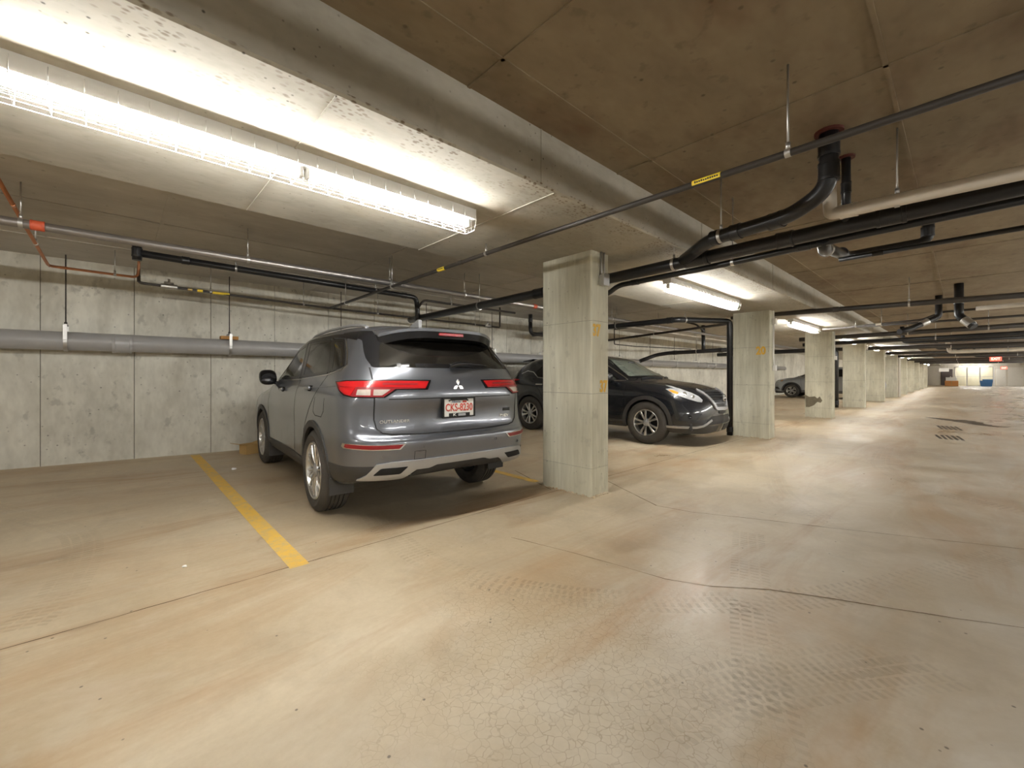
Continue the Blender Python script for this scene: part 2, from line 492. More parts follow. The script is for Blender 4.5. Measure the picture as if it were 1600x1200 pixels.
# faint dusty tyre tracks with tread pattern
def film(name, col, amount):
    m = bpy.data.materials.new(name); m.use_nodes = True
    nt = m.node_tree; N = nt.nodes; L = nt.links; N.remove(N['Principled BSDF'])
    tr = N.new('ShaderNodeBsdfTransparent'); df = N.new('ShaderNodeBsdfDiffuse'); df.inputs['Color'].default_value = tuple(col) + (1,)
    no = N.new('ShaderNodeTexNoise'); no.inputs['Scale'].default_value = 3.0; no.inputs['Detail'].default_value = 3
    rp = N.new('ShaderNodeValToRGB'); rp.color_ramp.elements[0].position = 0.4; rp.color_ramp.elements[1].position = 0.65
    rp.color_ramp.elements[1].color = (amount, amount, amount, 1); rp.color_ramp.elements[0].color = (amount * 0.15,) * 3 + (1,)
    g = N.new('ShaderNodeNewGeometry'); mx = N.new('ShaderNodeMixShader')
    L.new(g.outputs['Position'], no.inputs['Vector']); L.new(no.outputs['Fac'], rp.inputs[0]); L.new(rp.outputs[0], mx.inputs[0])
    L.new(tr.outputs[0], mx.inputs[1]); L.new(df.outputs[0], mx.inputs[2]); L.new(mx.outputs[0], N['Material Output'].inputs[0])
    return m
M['track_dark'] = film('tyre_dust_dark', (0.25, 0.195, 0.13), 0.13)
M['track_grey'] = film('tyre_dust_grey', (0.24, 0.21, 0.175), 0.15)
def tyre_track(pts, mat, w=0.21, step=0.036, z=0.0011):
    P = crom2(pts, 60); bm = bmesh.new(); acc = 0.0
    for a, b in zip(P, P[1:]):
        d = b - a; acc += d.length
        if acc < step: continue
        acc = 0.0; t = d.normalized(); n = Vector((-t.y, t.x))
        for u0, u1, sk in ((-0.5, -0.30, 0.3), (-0.25, -0.04, 0.0), (0.02, 0.24, 0.0), (0.30, 0.5, -0.3)):
            q = [a + n * w * u0 + t * sk * 0.03, a + n * w * u1, a + n * w * u1 + t * step * 0.55, a + n * w * u0 + t * (step * 0.55 + sk * 0.03)]
            bm.faces.new([bm.verts.new((p.x, p.y, floor_z(p.x, p.y) + z)) for p in q])
    o = from_bm('tyre_track', bm, mat, FLOOR); o['kind'] = 'stuff'
for pts, m in (([(8.7, 2.56), (6.85, 1.89), (5.06, 1.29), (4.3, 0.7)], 'track_dark'), ([(3.6, 1.15), (2.55, 0.80), (1.75, 0.50), (1.3, 0.3)], 'track_grey'),
               ([(1.25, 0.88), (1.55, 0.75), (1.9, 0.58), (2.5, 0.2)], 'track_dark'), ([(1.35, 0.73), (1.65, 0.62), (1.95, 0.45), (2.5, 0.05)], 'track_dark'),
               ([(-1.0, 6.3), (-0.35, 5.0), (-0.18, 4.36), (-0.22, 3.52), (-0.35, 3.1)], 'track_dark'),
               ([(9.5, 0.9), (7.5, 0.75), (6.3, 0.2), (5.8, -0.6)], 'track_grey'), ([(1.65, 3.6), (1.5, 2.4), (1.9, 1.4), (2.9, 0.5), (4.4, -0.2)], 'track_dark')):
    tyre_track(pts, M[m])

# ---- walls
def panel_wall(name, x0, x1, y, z1, label, step, x_first, depth=0.012, thick=0.3, mat=None):
    w = new_box(name, (x0, y + depth, -0.3), (x1, y + thick, z1 + 0.4), M['joint'])
    tag(w, label, kind='structure')
    edges = [x0]
    x = x_first
    while x < x1 - 0.2:
        if x > x0 + 0.2: edges.append(x)
        x += step
    edges.append(x1)
    me = None
    for a, b in zip(edges, edges[1:]):
        if me is None or abs((b - a) - step) > 1e-3:
            m2 = box(bmesh.new(), (0.003, 0, -0.3), (b - a - 0.003, depth + 0.01, z1 + 0.3), 0.003)
            mm = bpy.data.meshes.new('wall_panel'); m2.to_mesh(mm); m2.free(); mm.materials.append(mat or M['wall'])
            if abs((b - a) - step) <= 1e-3: me = mm
            inst('wall_panel', mm, w, (a, y, 0))
        else:
            inst('wall_panel', me, w, (a, y, 0))
    return w
# joints measured on the photo: -0.719, 0.167, 1.073, 1.974 ...
panel_wall('wall_left', BACK_X, FAR_X, WALL_Y, CEIL_L, 'cast concrete wall with vertical panel joints behind the parked cars', 0.898, -0.719 - 0.898 * 5)
tag(new_box('wall_back', (BACK_X - 0.3, RIGHT_Y - 0.3, -0.2), (BACK_X, WALL_Y + 0.3, 3.1), M['wall']), 'bare concrete wall behind the camera', kind='structure')
tag(new_box('wall_right', (BACK_X, RIGHT_Y - 0.3, -0.2), (FAR_X, RIGHT_Y, 3.1), M['wall']), 'bare concrete wall across the aisle', kind='structure')
M['far_paint'] = plain('pale_painted_wall', (0.62, 0.58, 0.50), 0.8, grime=0.06)
FARW = tag(new_box('wall_far', (FAR_X, RIGHT_Y - 0.3, -0.2), (FAR_X + 0.3, WALL_Y + 0.3, 3.1), M['far_paint']), 'pale painted wall closing the far end of the garage', kind='structure')

# ---- ceilings and dropped bands, with form-board joints
def form_lines(parent, zz, lines, w=0.02):
    for (a, b) in lines:
        bm = bmesh.new()
        a, b = Vector(a), Vector(b); d = (b - a).normalized(); n = Vector((-d.y, d.x)) * w / 2
        q = [a + n, b + n, b - n, a - n]
        vs = [bm.verts.new((p.x, p.y, zz)) for p in q] + [bm.verts.new((p.x, p.y, zz - 0.006)) for p in q]
        for f in ((0,1,2,3),(7,6,5,4),(0,4,5,1),(1,5,6,2),(2,6,7,3),(3,7,4,0)): bm.faces.new([vs[i] for i in f])
        bmesh.ops.recalc_face_normals(bm, faces=bm.faces[:])
        from_bm('form_ridge', bm, parent.data.materials[0], parent)
CL = tag(new_box('ceiling_left', (BACK_X - .3, BAND_Y1 - 0.05, CEIL_L), (FAR_X + .3, WALL_Y + 0.3, CEIL_L + 0.3), M['ceiling_left']), 'shadowed concrete ceiling above the parked cars', kind='structure')
CR = tag(new_box('ceiling_right', (BACK_X - .3, -4.6, CEIL_R), (FAR_X + .3, BAND_Y0 + 0.05, CEIL_R + 0.3), M['ceiling_right']), 'brown stained concrete ceiling above the driving aisle', kind='structure')
CF = tag(new_box('ceiling_far_right', (BACK_X - .3, RIGHT_Y - 0.3, CEIL_L), (FAR_X + .3, -6.3, CEIL_L + 0.3), M['ceiling_left']), 'concrete ceiling across the aisle', kind='structure')
form_lines(CL, CEIL_L, [((-6, 5.55), (30, 5.55)), ((-6, 6.95), (30, 6.95))] + [((x, BAND_Y1), (x, WALL_Y)) for x in (-1.9, 0.33, 2.55, 4.77, 6.99, 9.2, 11.4)], 0.03)
form_lines(CR, CEIL_R, [((-6, 0.28), (40, 0.28)), ((-6, 1.62), (40, 1.62))] + [((x, -4.4), (x, BAND_Y0)) for x in (-1.0, 1.45, 2.95, 5.4, 7.85, 10.3, 12.7, 15.2, 17.6)], 0.022)

def band(name, y0, y1, label, facing):
    bm = bmesh.new()
    prism(bm, [(y0, BAND_Z + 0.012), (y0 + 0.012, BAND_Z), (y1 - 0.012, BAND_Z), (y1, BAND_Z + 0.012), (y1, 3.1), (y0, 3.1)], BACK_X - 0.3, FAR_X + 0.3, 'x')
    b = tag(from_bm(name, bm, M['band']), label, kind='structure')
    form_lines(b, BAND_Z, [((x, y0 + 0.02), (x, y1 - 0.02)) for x in (-0.75, 0.72, 2.2, 4.65, 7.1, 9.6, 12, 14.5)], 0.008)
    # upright form joints on the band's side
    for x in (2.05, 4.55, 7.0, 9.5, 12.0, 14.5, 17.0, 19.5):
        yy = y0 if facing < 0 else y1
        new_box('form_ridge', (x - 0.004, yy - 0.005, BAND_Z + 0.02), (x + 0.004, yy + 0.005, CEIL_R), M['band'], b)
    return b
band('ceiling_band_left', BAND_Y0, BAND_Y1, 'wide dropped concrete beam carrying the strip lights over the columns', -1)
band('ceiling_band_right', -6.4, -4.5, 'wide dropped concrete beam across the aisle', 1)

# ---- columns
COLS = []
def column(x, y0, label, number=None, lifts=(0.0, 0.287, 1.04, 1.776), mark=None, base=True, group='concrete columns in a row', wx=0.30, wy=0.665):
    t = thing('concrete_column', label, 'column', (x, y0, 0), 0, group)
    zs = list(lifts) + [BAND_Z + 0.002]
    c = 0.012
    poly = [(c, 0), (wx - c, 0), (wx, c), (wx, wy - c), (wx - c, wy), (c, wy), (0, wy - c), (0, c)]
    for a, b in zip(zs, zs[1:]):
        from_bm('shaft_section', prism(bm := bmesh.new(), poly, a, b - 0.003), M['column'], t)
        core = box(bmesh.new(), (0.006, 0.006, b - 0.0035), (wx - 0.006, wy - 0.006, b + 0.0005))
        from_bm('lift_joint', core, M['joint'], t)
    if base:
        # broken mortar crumbs along the foot
        rnd = random.Random(int(x * 100))
        bm = bmesh.new()
        for k in range(46):
            u = rnd.uniform(0, 1)
            if rnd.random() < 0.65: px, py = -rnd.uniform(0, 0.02), u * wy
            else: px, py = u * wx, -rnd.uniform(0, 0.02)
            s = rnd.uniform(0.006, 0.022)
            bmesh.ops.create_icosphere(bm, subdivisions=1, radius=s, matrix=Matrix.Translation((px, py, s * 0.3)) @ Matrix.Diagonal((1, 1, 0.7, 1)))
        o = from_bm('mortar_crumbs', bm, M['floor'], t); o['kind'] = 'stuff'
    for m in (mark or []):
        txt, face, u, z, size = m
        me = text_mesh(txt, size, 0.0015, 0.8, 0.045 * size)
        o = link('stencilled_number', me, M['stencil'], t)
        if face == 'side': o.location = (u, -0.0012, z); o.rotation_euler = (math.pi/2, 0, 0)
        else: o.location = (-0.0012, u, z); o.rotation_euler = (math.pi/2, 0, -math.pi/2)
        o['label'] = 'yellow stencilled stall number'
    COLS.append(t)
    return t
column(COL_X0, 2.54, 'nearest square concrete column, stencilled 37 twice in yellow, beside the grey car',
       mark=[('37', 'side', 0.085, 1.675, 0.16), ('37', 'side', 0.205, 1.105, 0.16)])
names = ['second concrete column, stencilled 20 in yellow, in front of the black car',
         'third concrete column from the camera, with a dark stain near its foot', 'fourth concrete column from the camera, black drain stack at its left edge',
         'fifth concrete column from the camera', 'sixth concrete column from the camera', 'seventh concrete column from the camera, beside the pale pier',
         'eighth concrete column from the camera', 'ninth concrete column from the camera', 'tenth concrete column from the camera', 'eleventh concrete column from the camera']
for i, lab in enumerate(names):
    x = COL_X0 + COL_DX * (i + 1)
    column(x, 2.54, lab, mark=[('20', 'front', 0.155, 1.70, 0.21)] if i == 0 else None, base=i < 4)
M['damp'] = plain('damp_concrete_stain', (0.19, 0.165, 0.115), 0.8, grime=0.4, scale=12)
bm = bmesh.new()
prof = [(0.64,0.30),(0.655,0.66),(0.55,0.60),(0.42,0.62),(0.36,0.56),(0.30,0.62),(0.24,0.50),(0.28,0.44),(0.36,0.46),(0.44,0.36),(0.55,0.30)]
vs = [bm.verts.new((-0.0012, y, z)) for y, z in prof]; bm.faces.new(vs)
from_bm('damp_stain', bm, M['damp'], COLS[2])['label'] = 'dark damp stain low on the column'
# pale pier and wall stub between the sixth and seventh columns
tag(new_box('concrete_pier', (32.4, 2.5, 0), (33.3, 3.1, BAND_Z - 0.004), M['far_paint'], None, 0.02), 'pale painted pier between far columns', 'pier')

# ================================================================== LIGHT FITTINGS
def strip_light(xc, yc, label, length=2.42, group='fluorescent strip lights under the left beam'):
    t = thing('strip_light', label, 'ceiling light', (xc, yc, LIGHT_Z), 0, group)
    L = length / 2
    from_bm('housing', prism(bmesh.new(), [(-0.054, 0), (0.054, 0), (0.054, -0.072), (0.050, -0.075), (-0.050, -0.075), (-0.054, -0.072)], -L, L, 'x'), M['white_metal'], t)
    for s in (-1, 1):
        bm = bmesh.new()
        x0, x1 = (0.03, L - 0.05) if s > 0 else (-L + 0.05, -0.03)
        tube(bm, [(x0, 0, -0.104), (x1, 0, -0.104)], 0.0155, 8, False)
        from_bm('lamp_tube', bm, M['tube'], t)
        for x in (x0 - 0.012, x1 + 0.012):
            new_box('lamp_holder', (x - 0.012, -0.022, -0.130), (x + 0.012, 0.022, -0.070), M['white_metal'], t, 0.004)
    g = bmesh.new()
    prof = [(-0.068, -0.02), (-0.080, -0.095), (-0.055, -0.165), (0.055, -0.165), (0.080, -0.095), (0.068, -0.02)]
    n = int(length / 0.105)
    for i in range(n + 1):
        x = -L + 0.02 + i * (length - 0.04) / n
        tube(g, [(x, y, z) for y, z in prof], 0.0019, 5)
    for y, z in ((-0.080, -0.095), (-0.055, -0.165), (-0.038, -0.165), (0.055, -0.165), (0.080, -0.095), (0.0, -0.165)):
        tube(g, [(-L + 0.02, y, z), (L - 0.02, y, z)], 0.0019, 5)
    for s in (-1, 1):
        x = s * (L - 0.02)
        for y in (-0.02, 0.02): tube(g, [(x, y, -0.075), (x, y, -0.165)], 0.0019, 5)
    from_bm('wire_guard', g, M['white_metal'], t)
    return t
lt = strip_light(0.80, LIGHT_Y, 'nearest caged fluorescent strip light, above the grey car')
lt.location.x = 0.78
light_labels = ['caged fluorescent strip light above the black car', 'third fluorescent strip light from the camera', 'fourth fluorescent strip light from the camera',
                'fifth fluorescent strip light from the camera', 'sixth fluorescent strip light from the camera', 'seventh fluorescent strip light from the camera',
                'eighth fluorescent strip light from the camera', 'ninth fluorescent strip light from the camera', 'tenth fluorescent strip light from the camera',
                'eleventh fluorescent strip light from the camera', 'twelfth fluorescent strip light, over the far end of the column row']
for i, lab in enumerate(light_labels):
    copy_tree(lt, (0.80 + COL_DX * (i + 1) - 0.1, LIGHT_Y + 0.03, LIGHT_Z), 0, lab)
for i in (1, 2): copy_tree(lt, (0.80 - COL_DX * i, LIGHT_Y, LIGHT_Z), 0, 'unseen fluorescent strip light added for fill behind the camera under the left beam', 'added strip lights behind the camera')  # out of view, added to put more light on the walls
for i in range(28):  # assumed row out of view, added to light the aisle from the side
    copy_tree(lt, (-10.0 + 5.68 * i if i < 4 else 10.4 + 2.7 * (i - 4), -4.95, LIGHT_Z), 0, 'unseen fluorescent strip light added for side light under the beam across the aisle', 'added strip lights across the aisle')

# ================================================================== PIPES
def along(pts, s):
    for a, b in zip(pts, pts[1:]):
        d = (b - a).length
        if s <= d: return a.lerp(b, s / d), (b - a).normalized()
        s -= d
    return pts[-1], (pts[-1] - pts[-2]).normalized()

def ring_at(name, p, d, r, half, mat, parent, bead=True, seg=18):
    bm = bmesh.new()
    p = Vector(p); d = Vector(d).normalized()
    if bead:
        pts = [p - d * half, p - d * half * 0.72, p - d * half * 0.7, p + d * half * 0.7, p + d * half * 0.72, p + d * half]
        tube(bm, pts, [r * 1.0, r * 1.02, r * 0.98, r * 0.98, r * 1.02, r], seg)
    else:
        tube(bm, [p - d * half, p + d * half], r, seg)
    return from_bm(name, bm, mat, parent, angle=0.6)

def pipe(name, label, cat, mat, pts, r, bend=None, couplings=(), hangers=(), group=None, seg=16, coup_mat=None, clip=False):
    """a pipe run: the root Empty holds the pipe, its couplings (points on the run) and its hangers ((point, ceiling z))"""
    t = thing(name, label, cat, (0, 0, 0), 0, group)
    path = fillet(pts, bend if bend is not None else r * 2.4, 6)
    from_bm('pipe', tube(bmesh.new(), path, r, seg), mat, t)
    for c in couplings:
        p = Vector(c[0]); d = Vector(c[1])
        ring_at('coupling', p, d, r * 1.14, c[2] if len(c) > 2 else r * 0.9, (c[3] if len(c) > 3 else coup_mat) or mat, t)
    for h in hangers:
        p, zc = Vector(h[0]), h[1]
        d = Vector(h[2]) if len(h) > 2 else Vector((0, 1, 0))
        hg = ring_at('hanger', p, d, r + 0.004, 0.013, M['galv'], t, False)
        bm = bmesh.new()
        tube(bm, [(p.x, p.y, p.z + r + 0.002), (p.x, p.y, zc)], 0.0055, 7)
        tube(bm, [(p.x, p.y, p.z + r), (p.x, p.y, p.z + r + 0.035)], 0.012, 6)
        from_bm('rod', bm, M['galv'], hg)
    return t
X, Y, Zv = Vector((1, 0, 0)), Vector((0, 1, 0)), Vector((0, 0, 1))

# grey storm main along the wall, with clevis hangers
def wall_main():
    t = thing('storm_drain_pipe', 'fat grey plastic pipe hung along the left concrete wall', 'pipe')
    y, z, r = 7.80, 1.652, 0.118
    from_bm('pipe', tube(bmesh.new(), [(-13.9, y, z), (31, y, z + 0.03)], r, 28), M['grey_pvc'], t)
    for x in (0.05, 9.6, 19): ring_at('coupling', (x, y, z + 0.001 * x), X, r + 0.010, 0.10, M['grey_pvc'], t, True, 28)
    for i, x in enumerate((-2.3, -0.477, 1.275, 3.0, 4.8, 6.63, 8.45, 10.3, 12.17, 14.17, 16.06, 18.05, 19.8)):
        hg = ring_at('hanger', (x, y, z), X, r + 0.005, 0.017, M['galv'], t, False, 24)
        bm = bmesh.new()
        for s in (-1, 1):
            box(bm, (x - 0.02, y - r - 0.012 if s < 0 else y + r + 0.004, z + 0.02), (x + 0.02, y - r - 0.004 if s < 0 else y + r + 0.012, z + r + 0.09), 0.002)
        box(bm, (x - 0.02, y - r - 0.012, z + r + 0.09), (x + 0.02, y + r + 0.012, z + r + 0.098), 0.002)
        from_bm('clevis', bm, M['galv'], hg)
        bm = tube(bmesh.new(), [(x, y, z + r + 0.08), (x, y, CEIL_L)], 0.007, 7)
        tube(bm, [(x, y, z + r + 0.098), (x, y, z + r + 0.13)], 0.016, 6)
        from_bm('rod', bm, M['dusty_black'], hg)
        if x in (1.275,):
            new_box('packing_block', (x - 0.12, y - 0.07, z + r + 0.01), (x + 0.11, y + 0.05, z + r + 0.06), M['wood'], hg, 0.004)
wall_main()

CLV = CEIL_L
pipe('sprinkler_main', 'long steel sprinkler pipe running under the shadowed ceiling behind the grey car', 'pipe', M['steel_pipe'],
     [(-13.9, 5.12, 2.436), (30, 5.12, 2.42)], 0.036, hangers=[((x, 5.12, 2.432), CLV, X) for x in (-2.4, -0.56, 1.0, 2.60, 3.81, 5.7, 7.7, 9.7)],
     couplings=[((-0.47, 5.12, 2.433), X, 0.04, M['red_iron']), ((5.32, 5.12, 2.431), X, 0.04, M['red_iron'])])
pipe('drain_branch', 'black plastic drain branch sloping along the ceiling above the grey car', 'pipe', M['black_pipe'],
     [(0.2, 6.6, 2.655), (3.86, 6.6, 2.60), (3.90, 6.62, 2.25), (3.98, 6.95, 2.24)], 0.043,
     couplings=[((0.62, 6.6, 2.649), X), ((3.62, 6.6, 2.605), X)], hangers=[((1.15, 6.6, 2.641), CLV, X), ((3.1, 6.6, 2.612), CLV, X)])
t = pipe('drain_riser', 'short black drain tee dropping from the ceiling beside the copper elbow', 'pipe', M['black_pipe'],
     [(0.17, 6.6, CLV), (0.17, 6.6, 2.57)], 0.045, couplings=[((0.17, 6.6, 2.66), Zv, 0.05)])
ring_at('firestop_collar', (0.17, 6.6, CLV - 0.006), Zv, 0.085, 0.006, M['firestop'], t, False)
pipe('copper_pipe', 'thin copper water pipe bending along the wall at far left', 'pipe', M['copper'],
     [(-0.66, 3.9, 2.725), (-0.57, 7.1, 2.468), (0.19, 7.1, 2.455), (0.2, 7.1, 2.60), (0.2, 7.1, CLV)], 0.0145, 0.06,
     hangers=[((-0.592, 6.3, 2.532), CLV, Y), ((-0.02, 7.1, 2.459), CLV, X)], couplings=[((-0.45, 7.1, 2.466), X, 0.03), ((-0.62, 5.3, 2.613), Y, 0.03)])
def gas_line():
    t = pipe('gas_pipe', 'thin dark gas pipe with yellow labels crossing under the beam', 'pipe', M['dusty_black'],
         [(2.57, -2.6, 2.388), (2.57, 3.0, 2.385), (2.57, 7.15, 2.335)], 0.019,
         hangers=[((2.57, 0.63, 2.388), CEIL_R, Y), ((2.57, 3.11, 2.384), BAND_Z, Y), ((2.57, 5.0, 2.361), CLV, Y), ((2.57, 6.5, 2.343), CLV, Y), ((2.57, -1.5, 2.388), CEIL_R, Y)],
         couplings=[((2.57, 3.52, 2.379), Y, 0.03), ((2.57, 7.1, 2.336), Y, 0.035)])
    for y0, y1, z in ((0.965, 1.13, 2.388), (3.80, 3.93, 2.375)):
        lab = ring_at('pipe_label', (2.57, (y0 + y1) / 2, z), Y, 0.0202, (y1 - y0) / 2, M['label_yellow'], t, False)
        lab['label'] = 'yellow pipe label'
        bm = bmesh.new(); rnd = random.Random(3); n = 11
        for k in range(n):
            yy = y0 + 0.012 + k * (y1 - y0 - 0.024) / n
            box(bm, (2.57 - 0.0215, yy, z - 0.006), (2.57 - 0.019, yy + (y1 - y0) / n * 0.55, z + rnd.uniform(0.002, 0.006)))
        from_bm('label_print', bm, M['black'], lab)
    a = pipe('gas_pipe', 'thin dark gas pipe with a shut-off valve along the left wall', 'pipe', M['dusty_black'],
         [(0.2, 7.15, 2.62), (0.2, 7.15, 2.40), (2.57, 7.15, 2.335), (6.2, 7.15, 2.31)], 0.0165, 0.04,
         hangers=[((0.95, 7.15, 2.385), CLV, X), ((2.16, 7.15, 2.35), CLV, X), ((3.4, 7.15, 2.328), CLV, X), ((5.6, 7.15, 2.314), CLV, X)],
         couplings=[((0.2, 7.15, 2.45), Zv, 0.04), ((0.72, 7.15, 2.386), X, 0.025, M['brass']), ((0.83, 7.15, 2.383), X, 0.03, M['label_yellow'])])
    for nm, x in (('valve', 0.50), ('valve', 5.95)):
        z = 2.40 - 0.0264 * (x - 0.2) if x < 2.57 else 2.312
        v = ring_at(nm, (x, 7.15, z), X, 0.032, 0.085, M['galv'], a)
        bm = tube(bmesh.new(), [(x, 7.15, z), (x, 7.15, z + 0.10)], 0.013, 8)
        tube(bm, [(x - 0.05, 7.15, z + 0.045), (x + 0.05, 7.15, z + 0.045)], 0.016, 8)
        from_bm('valve_stem', bm, M['galv'], v)
    lab = ring_at('pipe_label', (1.07, 7.15, 2.377), X, 0.0178, 0.10, M['label_yellow'], a, False)
    pipe('gas_drop', 'small black pipe drop rising from the gas line beyond the grey car', 'pipe', M['dusty_black'], [(6.2, 7.15, 2.31), (6.31, 7.15, 2.31), (6.31, 7.15, CLV)], 0.017, 0.04)
gas_line()
pipe('drain_trap', 'black pipe dropping from the ceiling and turning right along the wall beside the near column', 'pipe', M['black_pipe'],
     [(7.6, 7.45, CLV), (7.6, 7.45, 2.28), (8.6, 7.45, 2.27)], 0.05, couplings=[((7.6, 7.45, 2.62), Zv)])
pipe('vent_pipe', 'thin black vent pipe running below the ceiling left of the near column', 'pipe', M['dusty_black'],
     [(3.95, 6.75, 2.42), (4.1, 6.75, 2.60), (6.4, 6.75, 2.60)], 0.022, hangers=[((4.7, 6.75, 2.60), CLV, X)])

# big black drain across the aisle, passing behind the nearest column
pipe('main_drain', 'thick black drain main crossing behind the nearest column', 'pipe', M['black_pipe'],
     [(4.0, 7.06, 2.257), (4.0, 2.6, 2.30), (4.0, 0.73, 2.34), (4.0, -2.6, 2.43)], 0.058, 0.2,
     couplings=[((4.0, 3.75, 2.289), Y, 0.09), ((4.0, 1.72, 2.318), Y, 0.11), ((4.0, 1.0, 2.335), Y, 0.06), ((4.0, 0.35, 2.35), Y, 0.08)],
     hangers=[((4.0, 1.947, 2.314), CEIL_R, Y), ((4.0, 5.0, 2.276), CLV, Y)])
pipe('thin_drain', 'thinner black pipe hung just below the thick drain main', 'pipe', M['black_pipe'],
     [(4.13, 2.95, 2.16), (4.13, 2.80, 2.16), (4.13, 2.66, 2.238), (4.13, 1.7, 2.253), (4.13, 0.75, 2.287), (4.13, -2.6, 2.38)], 0.029, 0.08,
     hangers=[((4.13, 1.45, 2.262), CEIL_R, Y)], couplings=[((4.13, 0.9, 2.281), Y, 0.05), ((4.13, 2.45, 2.241), Y, 0.04)])
t = pipe('soil_stack', 'black soil pipe dropping through the ceiling and bending into the drain main', 'pipe', M['black_pipe'],
     [(3.47, 0.615, CEIL_R + 0.02), (3.47, 0.615, 2.47), (3.53, 0.84, 2.37), (3.60, 1.06, 2.375), (3.66, 1.46, 2.372), (3.98, 1.84, 2.33)], 0.055, 0.13,
     couplings=[((3.47, 0.615, 2.74), Zv, 0.06), ((3.47, 0.615, 2.58), Zv, 0.06), ((3.575, 0.95, 2.372), (0.07, 0.22, 0.0), 0.05), ((3.63, 1.25, 2.374), (0.06, 0.4, 0), 0.04), ((3.655, 1.42, 2.372), (0.06, 0.4, 0), 0.03)],
     hangers=[((3.645, 1.37, 2.374), CEIL_R, (0.06, 0.4, 0))])
ring_at('firestop_collar', (3.47, 0.615, CEIL_R - 0.008), Zv, 0.082, 0.008, M['firestop'], t, False)
t = pipe('vent_stack', 'slim black vent pipe dropping from the ceiling beside the soil pipe', 'pipe', M['black_pipe'],
     [(3.97, 0.60, CEIL_R + 0.02), (3.97, 0.60, 2.36)], 0.029, couplings=[((3.97, 0.60, 2.62), Zv, 0.04)])
ring_at('firestop_collar', (3.97, 0.60, CEIL_R - 0.006), Zv, 0.055, 0.006, M['firestop'], t, False)
pipe('cream_pipe', 'cream painted pipe running beside the black drain main over the aisle', 'pipe', M['cream_pipe'],
     [(3.73, 0.66, 2.62), (3.74, 0.655, 2.378), (3.75, -2.6, 2.345)], 0.042, 0.03,
     hangers=[((3.75, 0.30, 2.374), CEIL_R, Y), ((3.75, -1.2, 2.36), CEIL_R, Y)], couplings=[((3.75, 0.55, 2.377), Y, 0.05)])
pipe('drain_offset', 'black drain elbow dropping from the ceiling over the aisle', 'pipe', M['black_pipe'],
     [(6.1, 0.25, CEIL_R - 0.003), (6.1, 0.25, 2.60), (5.72, 0.86, 2.50), (4.85, 0.86, 2.40), (4.35, 0.80, 2.27), (4.08, 0.76, 2.31)], 0.048, 0.10,
     couplings=[((6.1, 0.255, 2.70), Zv, 0.05), ((4.56, 0.825, 2.325), (0.5, 0.06, 0.13), 0.12, M['galv']), ((5.5, 0.86, 2.488), X, 0.05)])
pipe('branch_pipe', 'thin black pipe crossing the aisle ceiling at upper right', 'pipe', M['black_pipe'],
     [(5.2, 0.84, 2.362), (5.2, -2.6, 2.42)], 0.022, couplings=[((5.2, 0.55, 2.367), Y, 0.04)])

# conduits and boxes on the columns
def column_conduit(i, label, x, zbox, ztop=BAND_Z, zlow=None, grey=True):
    y = 2.54 - 0.035
    t = thing('junction_box', label, 'electrical box', (COL_X0 + COL_DX * i + x, y, 0), 0, 'junction boxes on the columns')
    m = M['galv'] if grey else M['white_metal']
    new_box('box', (-0.045, -0.03, zbox - 0.05), (0.045, 0.032, zbox + 0.06), m, t, 0.006)
    new_box('cover_plate', (-0.05, -0.034, zbox - 0.055), (0.05, -0.029, zbox + 0.065), m, t, 0.002)
    for dx in ((-0.022, 0.022) if i == 0 else (0.0,)):
        from_bm('conduit', tube(bmesh.new(), fillet([(dx, 0.01, zbox + 0.05), (dx, 0.015, zbox + 0.15), (dx + 0.004, 0.018, ztop)], 0.05), 0.011, 8), m, t)
    if zlow:
        from_bm('conduit', tube(bmesh.new(), fillet([(0, 0.01, zbox - 0.04), (0, 0.018, zlow + 0.2), (0.03, 0.01, zlow + 0.05)], 0.1), 0.012, 8), m, t)
        new_box('outlet', (-0.015, -0.025, zlow - 0.05), (0.075, 0.032, zlow + 0.06), M['white_metal'], t, 0.008)
    return t
column_conduit(0, 'grey steel junction box with twin conduits high on the nearest column', 0.165, 2.19)
column_conduit(1, 'white conduit with outlet on the right side of the column stencilled 20', 0.16, 2.26, zlow=1.36, grey=False)
column_conduit(2, 'white outlet box with conduit on the third column', 0.16, 1.72, grey=False)
column_conduit(3, 'small white box high on the fourth column', 0.16, 2.25, grey=False)
column_conduit(4, 'small white box high on the fifth column', 0.16, 2.15, grey=False)

# pipes between the second column and the wall
pipe('drain_stack', 'black drain stack standing at the left edge of the column stencilled 20', 'pipe', M['black_pipe'],
     [(9.17, 3.275, 0.0), (9.17, 3.275, 2.335), (8.15, 3.9, 2.335), (8.15, 7.9, 2.32)], 0.056, 0.09,
     couplings=[((9.17, 3.275, 0.12), Zv, 0.05), ((8.15, 4.05, 2.335), Y, 0.06)], hangers=[((8.3, 3.81, 2.335), BAND_Z, (1, -0.6, 0)), ((8.15, 5.3, 2.33), CLV, Y)])
pipe('branch_pipe', 'thin black pipe running from the second column towards the left wall', 'pipe', M['dusty_black'],
     [(10.2, 3.6, 2.41), (10.2, 7.9, 2.17)], 0.03, hangers=[((10.2, 5.5, 2.304), CLV, Y)], couplings=[((10.2, 6.0, 2.276), Y)])
pipe('branch_pipe', 'dark branch pipe with a dropped elbow above the black car', 'pipe', M['black_pipe'],
     [(13, 3.6, 1.99), (13, 6.5, 1.95), (13, 6.95, 1.90), (12.6, 7.3, 1.70)], 0.062, couplings=[((13, 6.3, 1.953), Y), ((13, 4.9, 1.97), Y)], hangers=[((13, 5.6, 1.962), CLV, Y)])
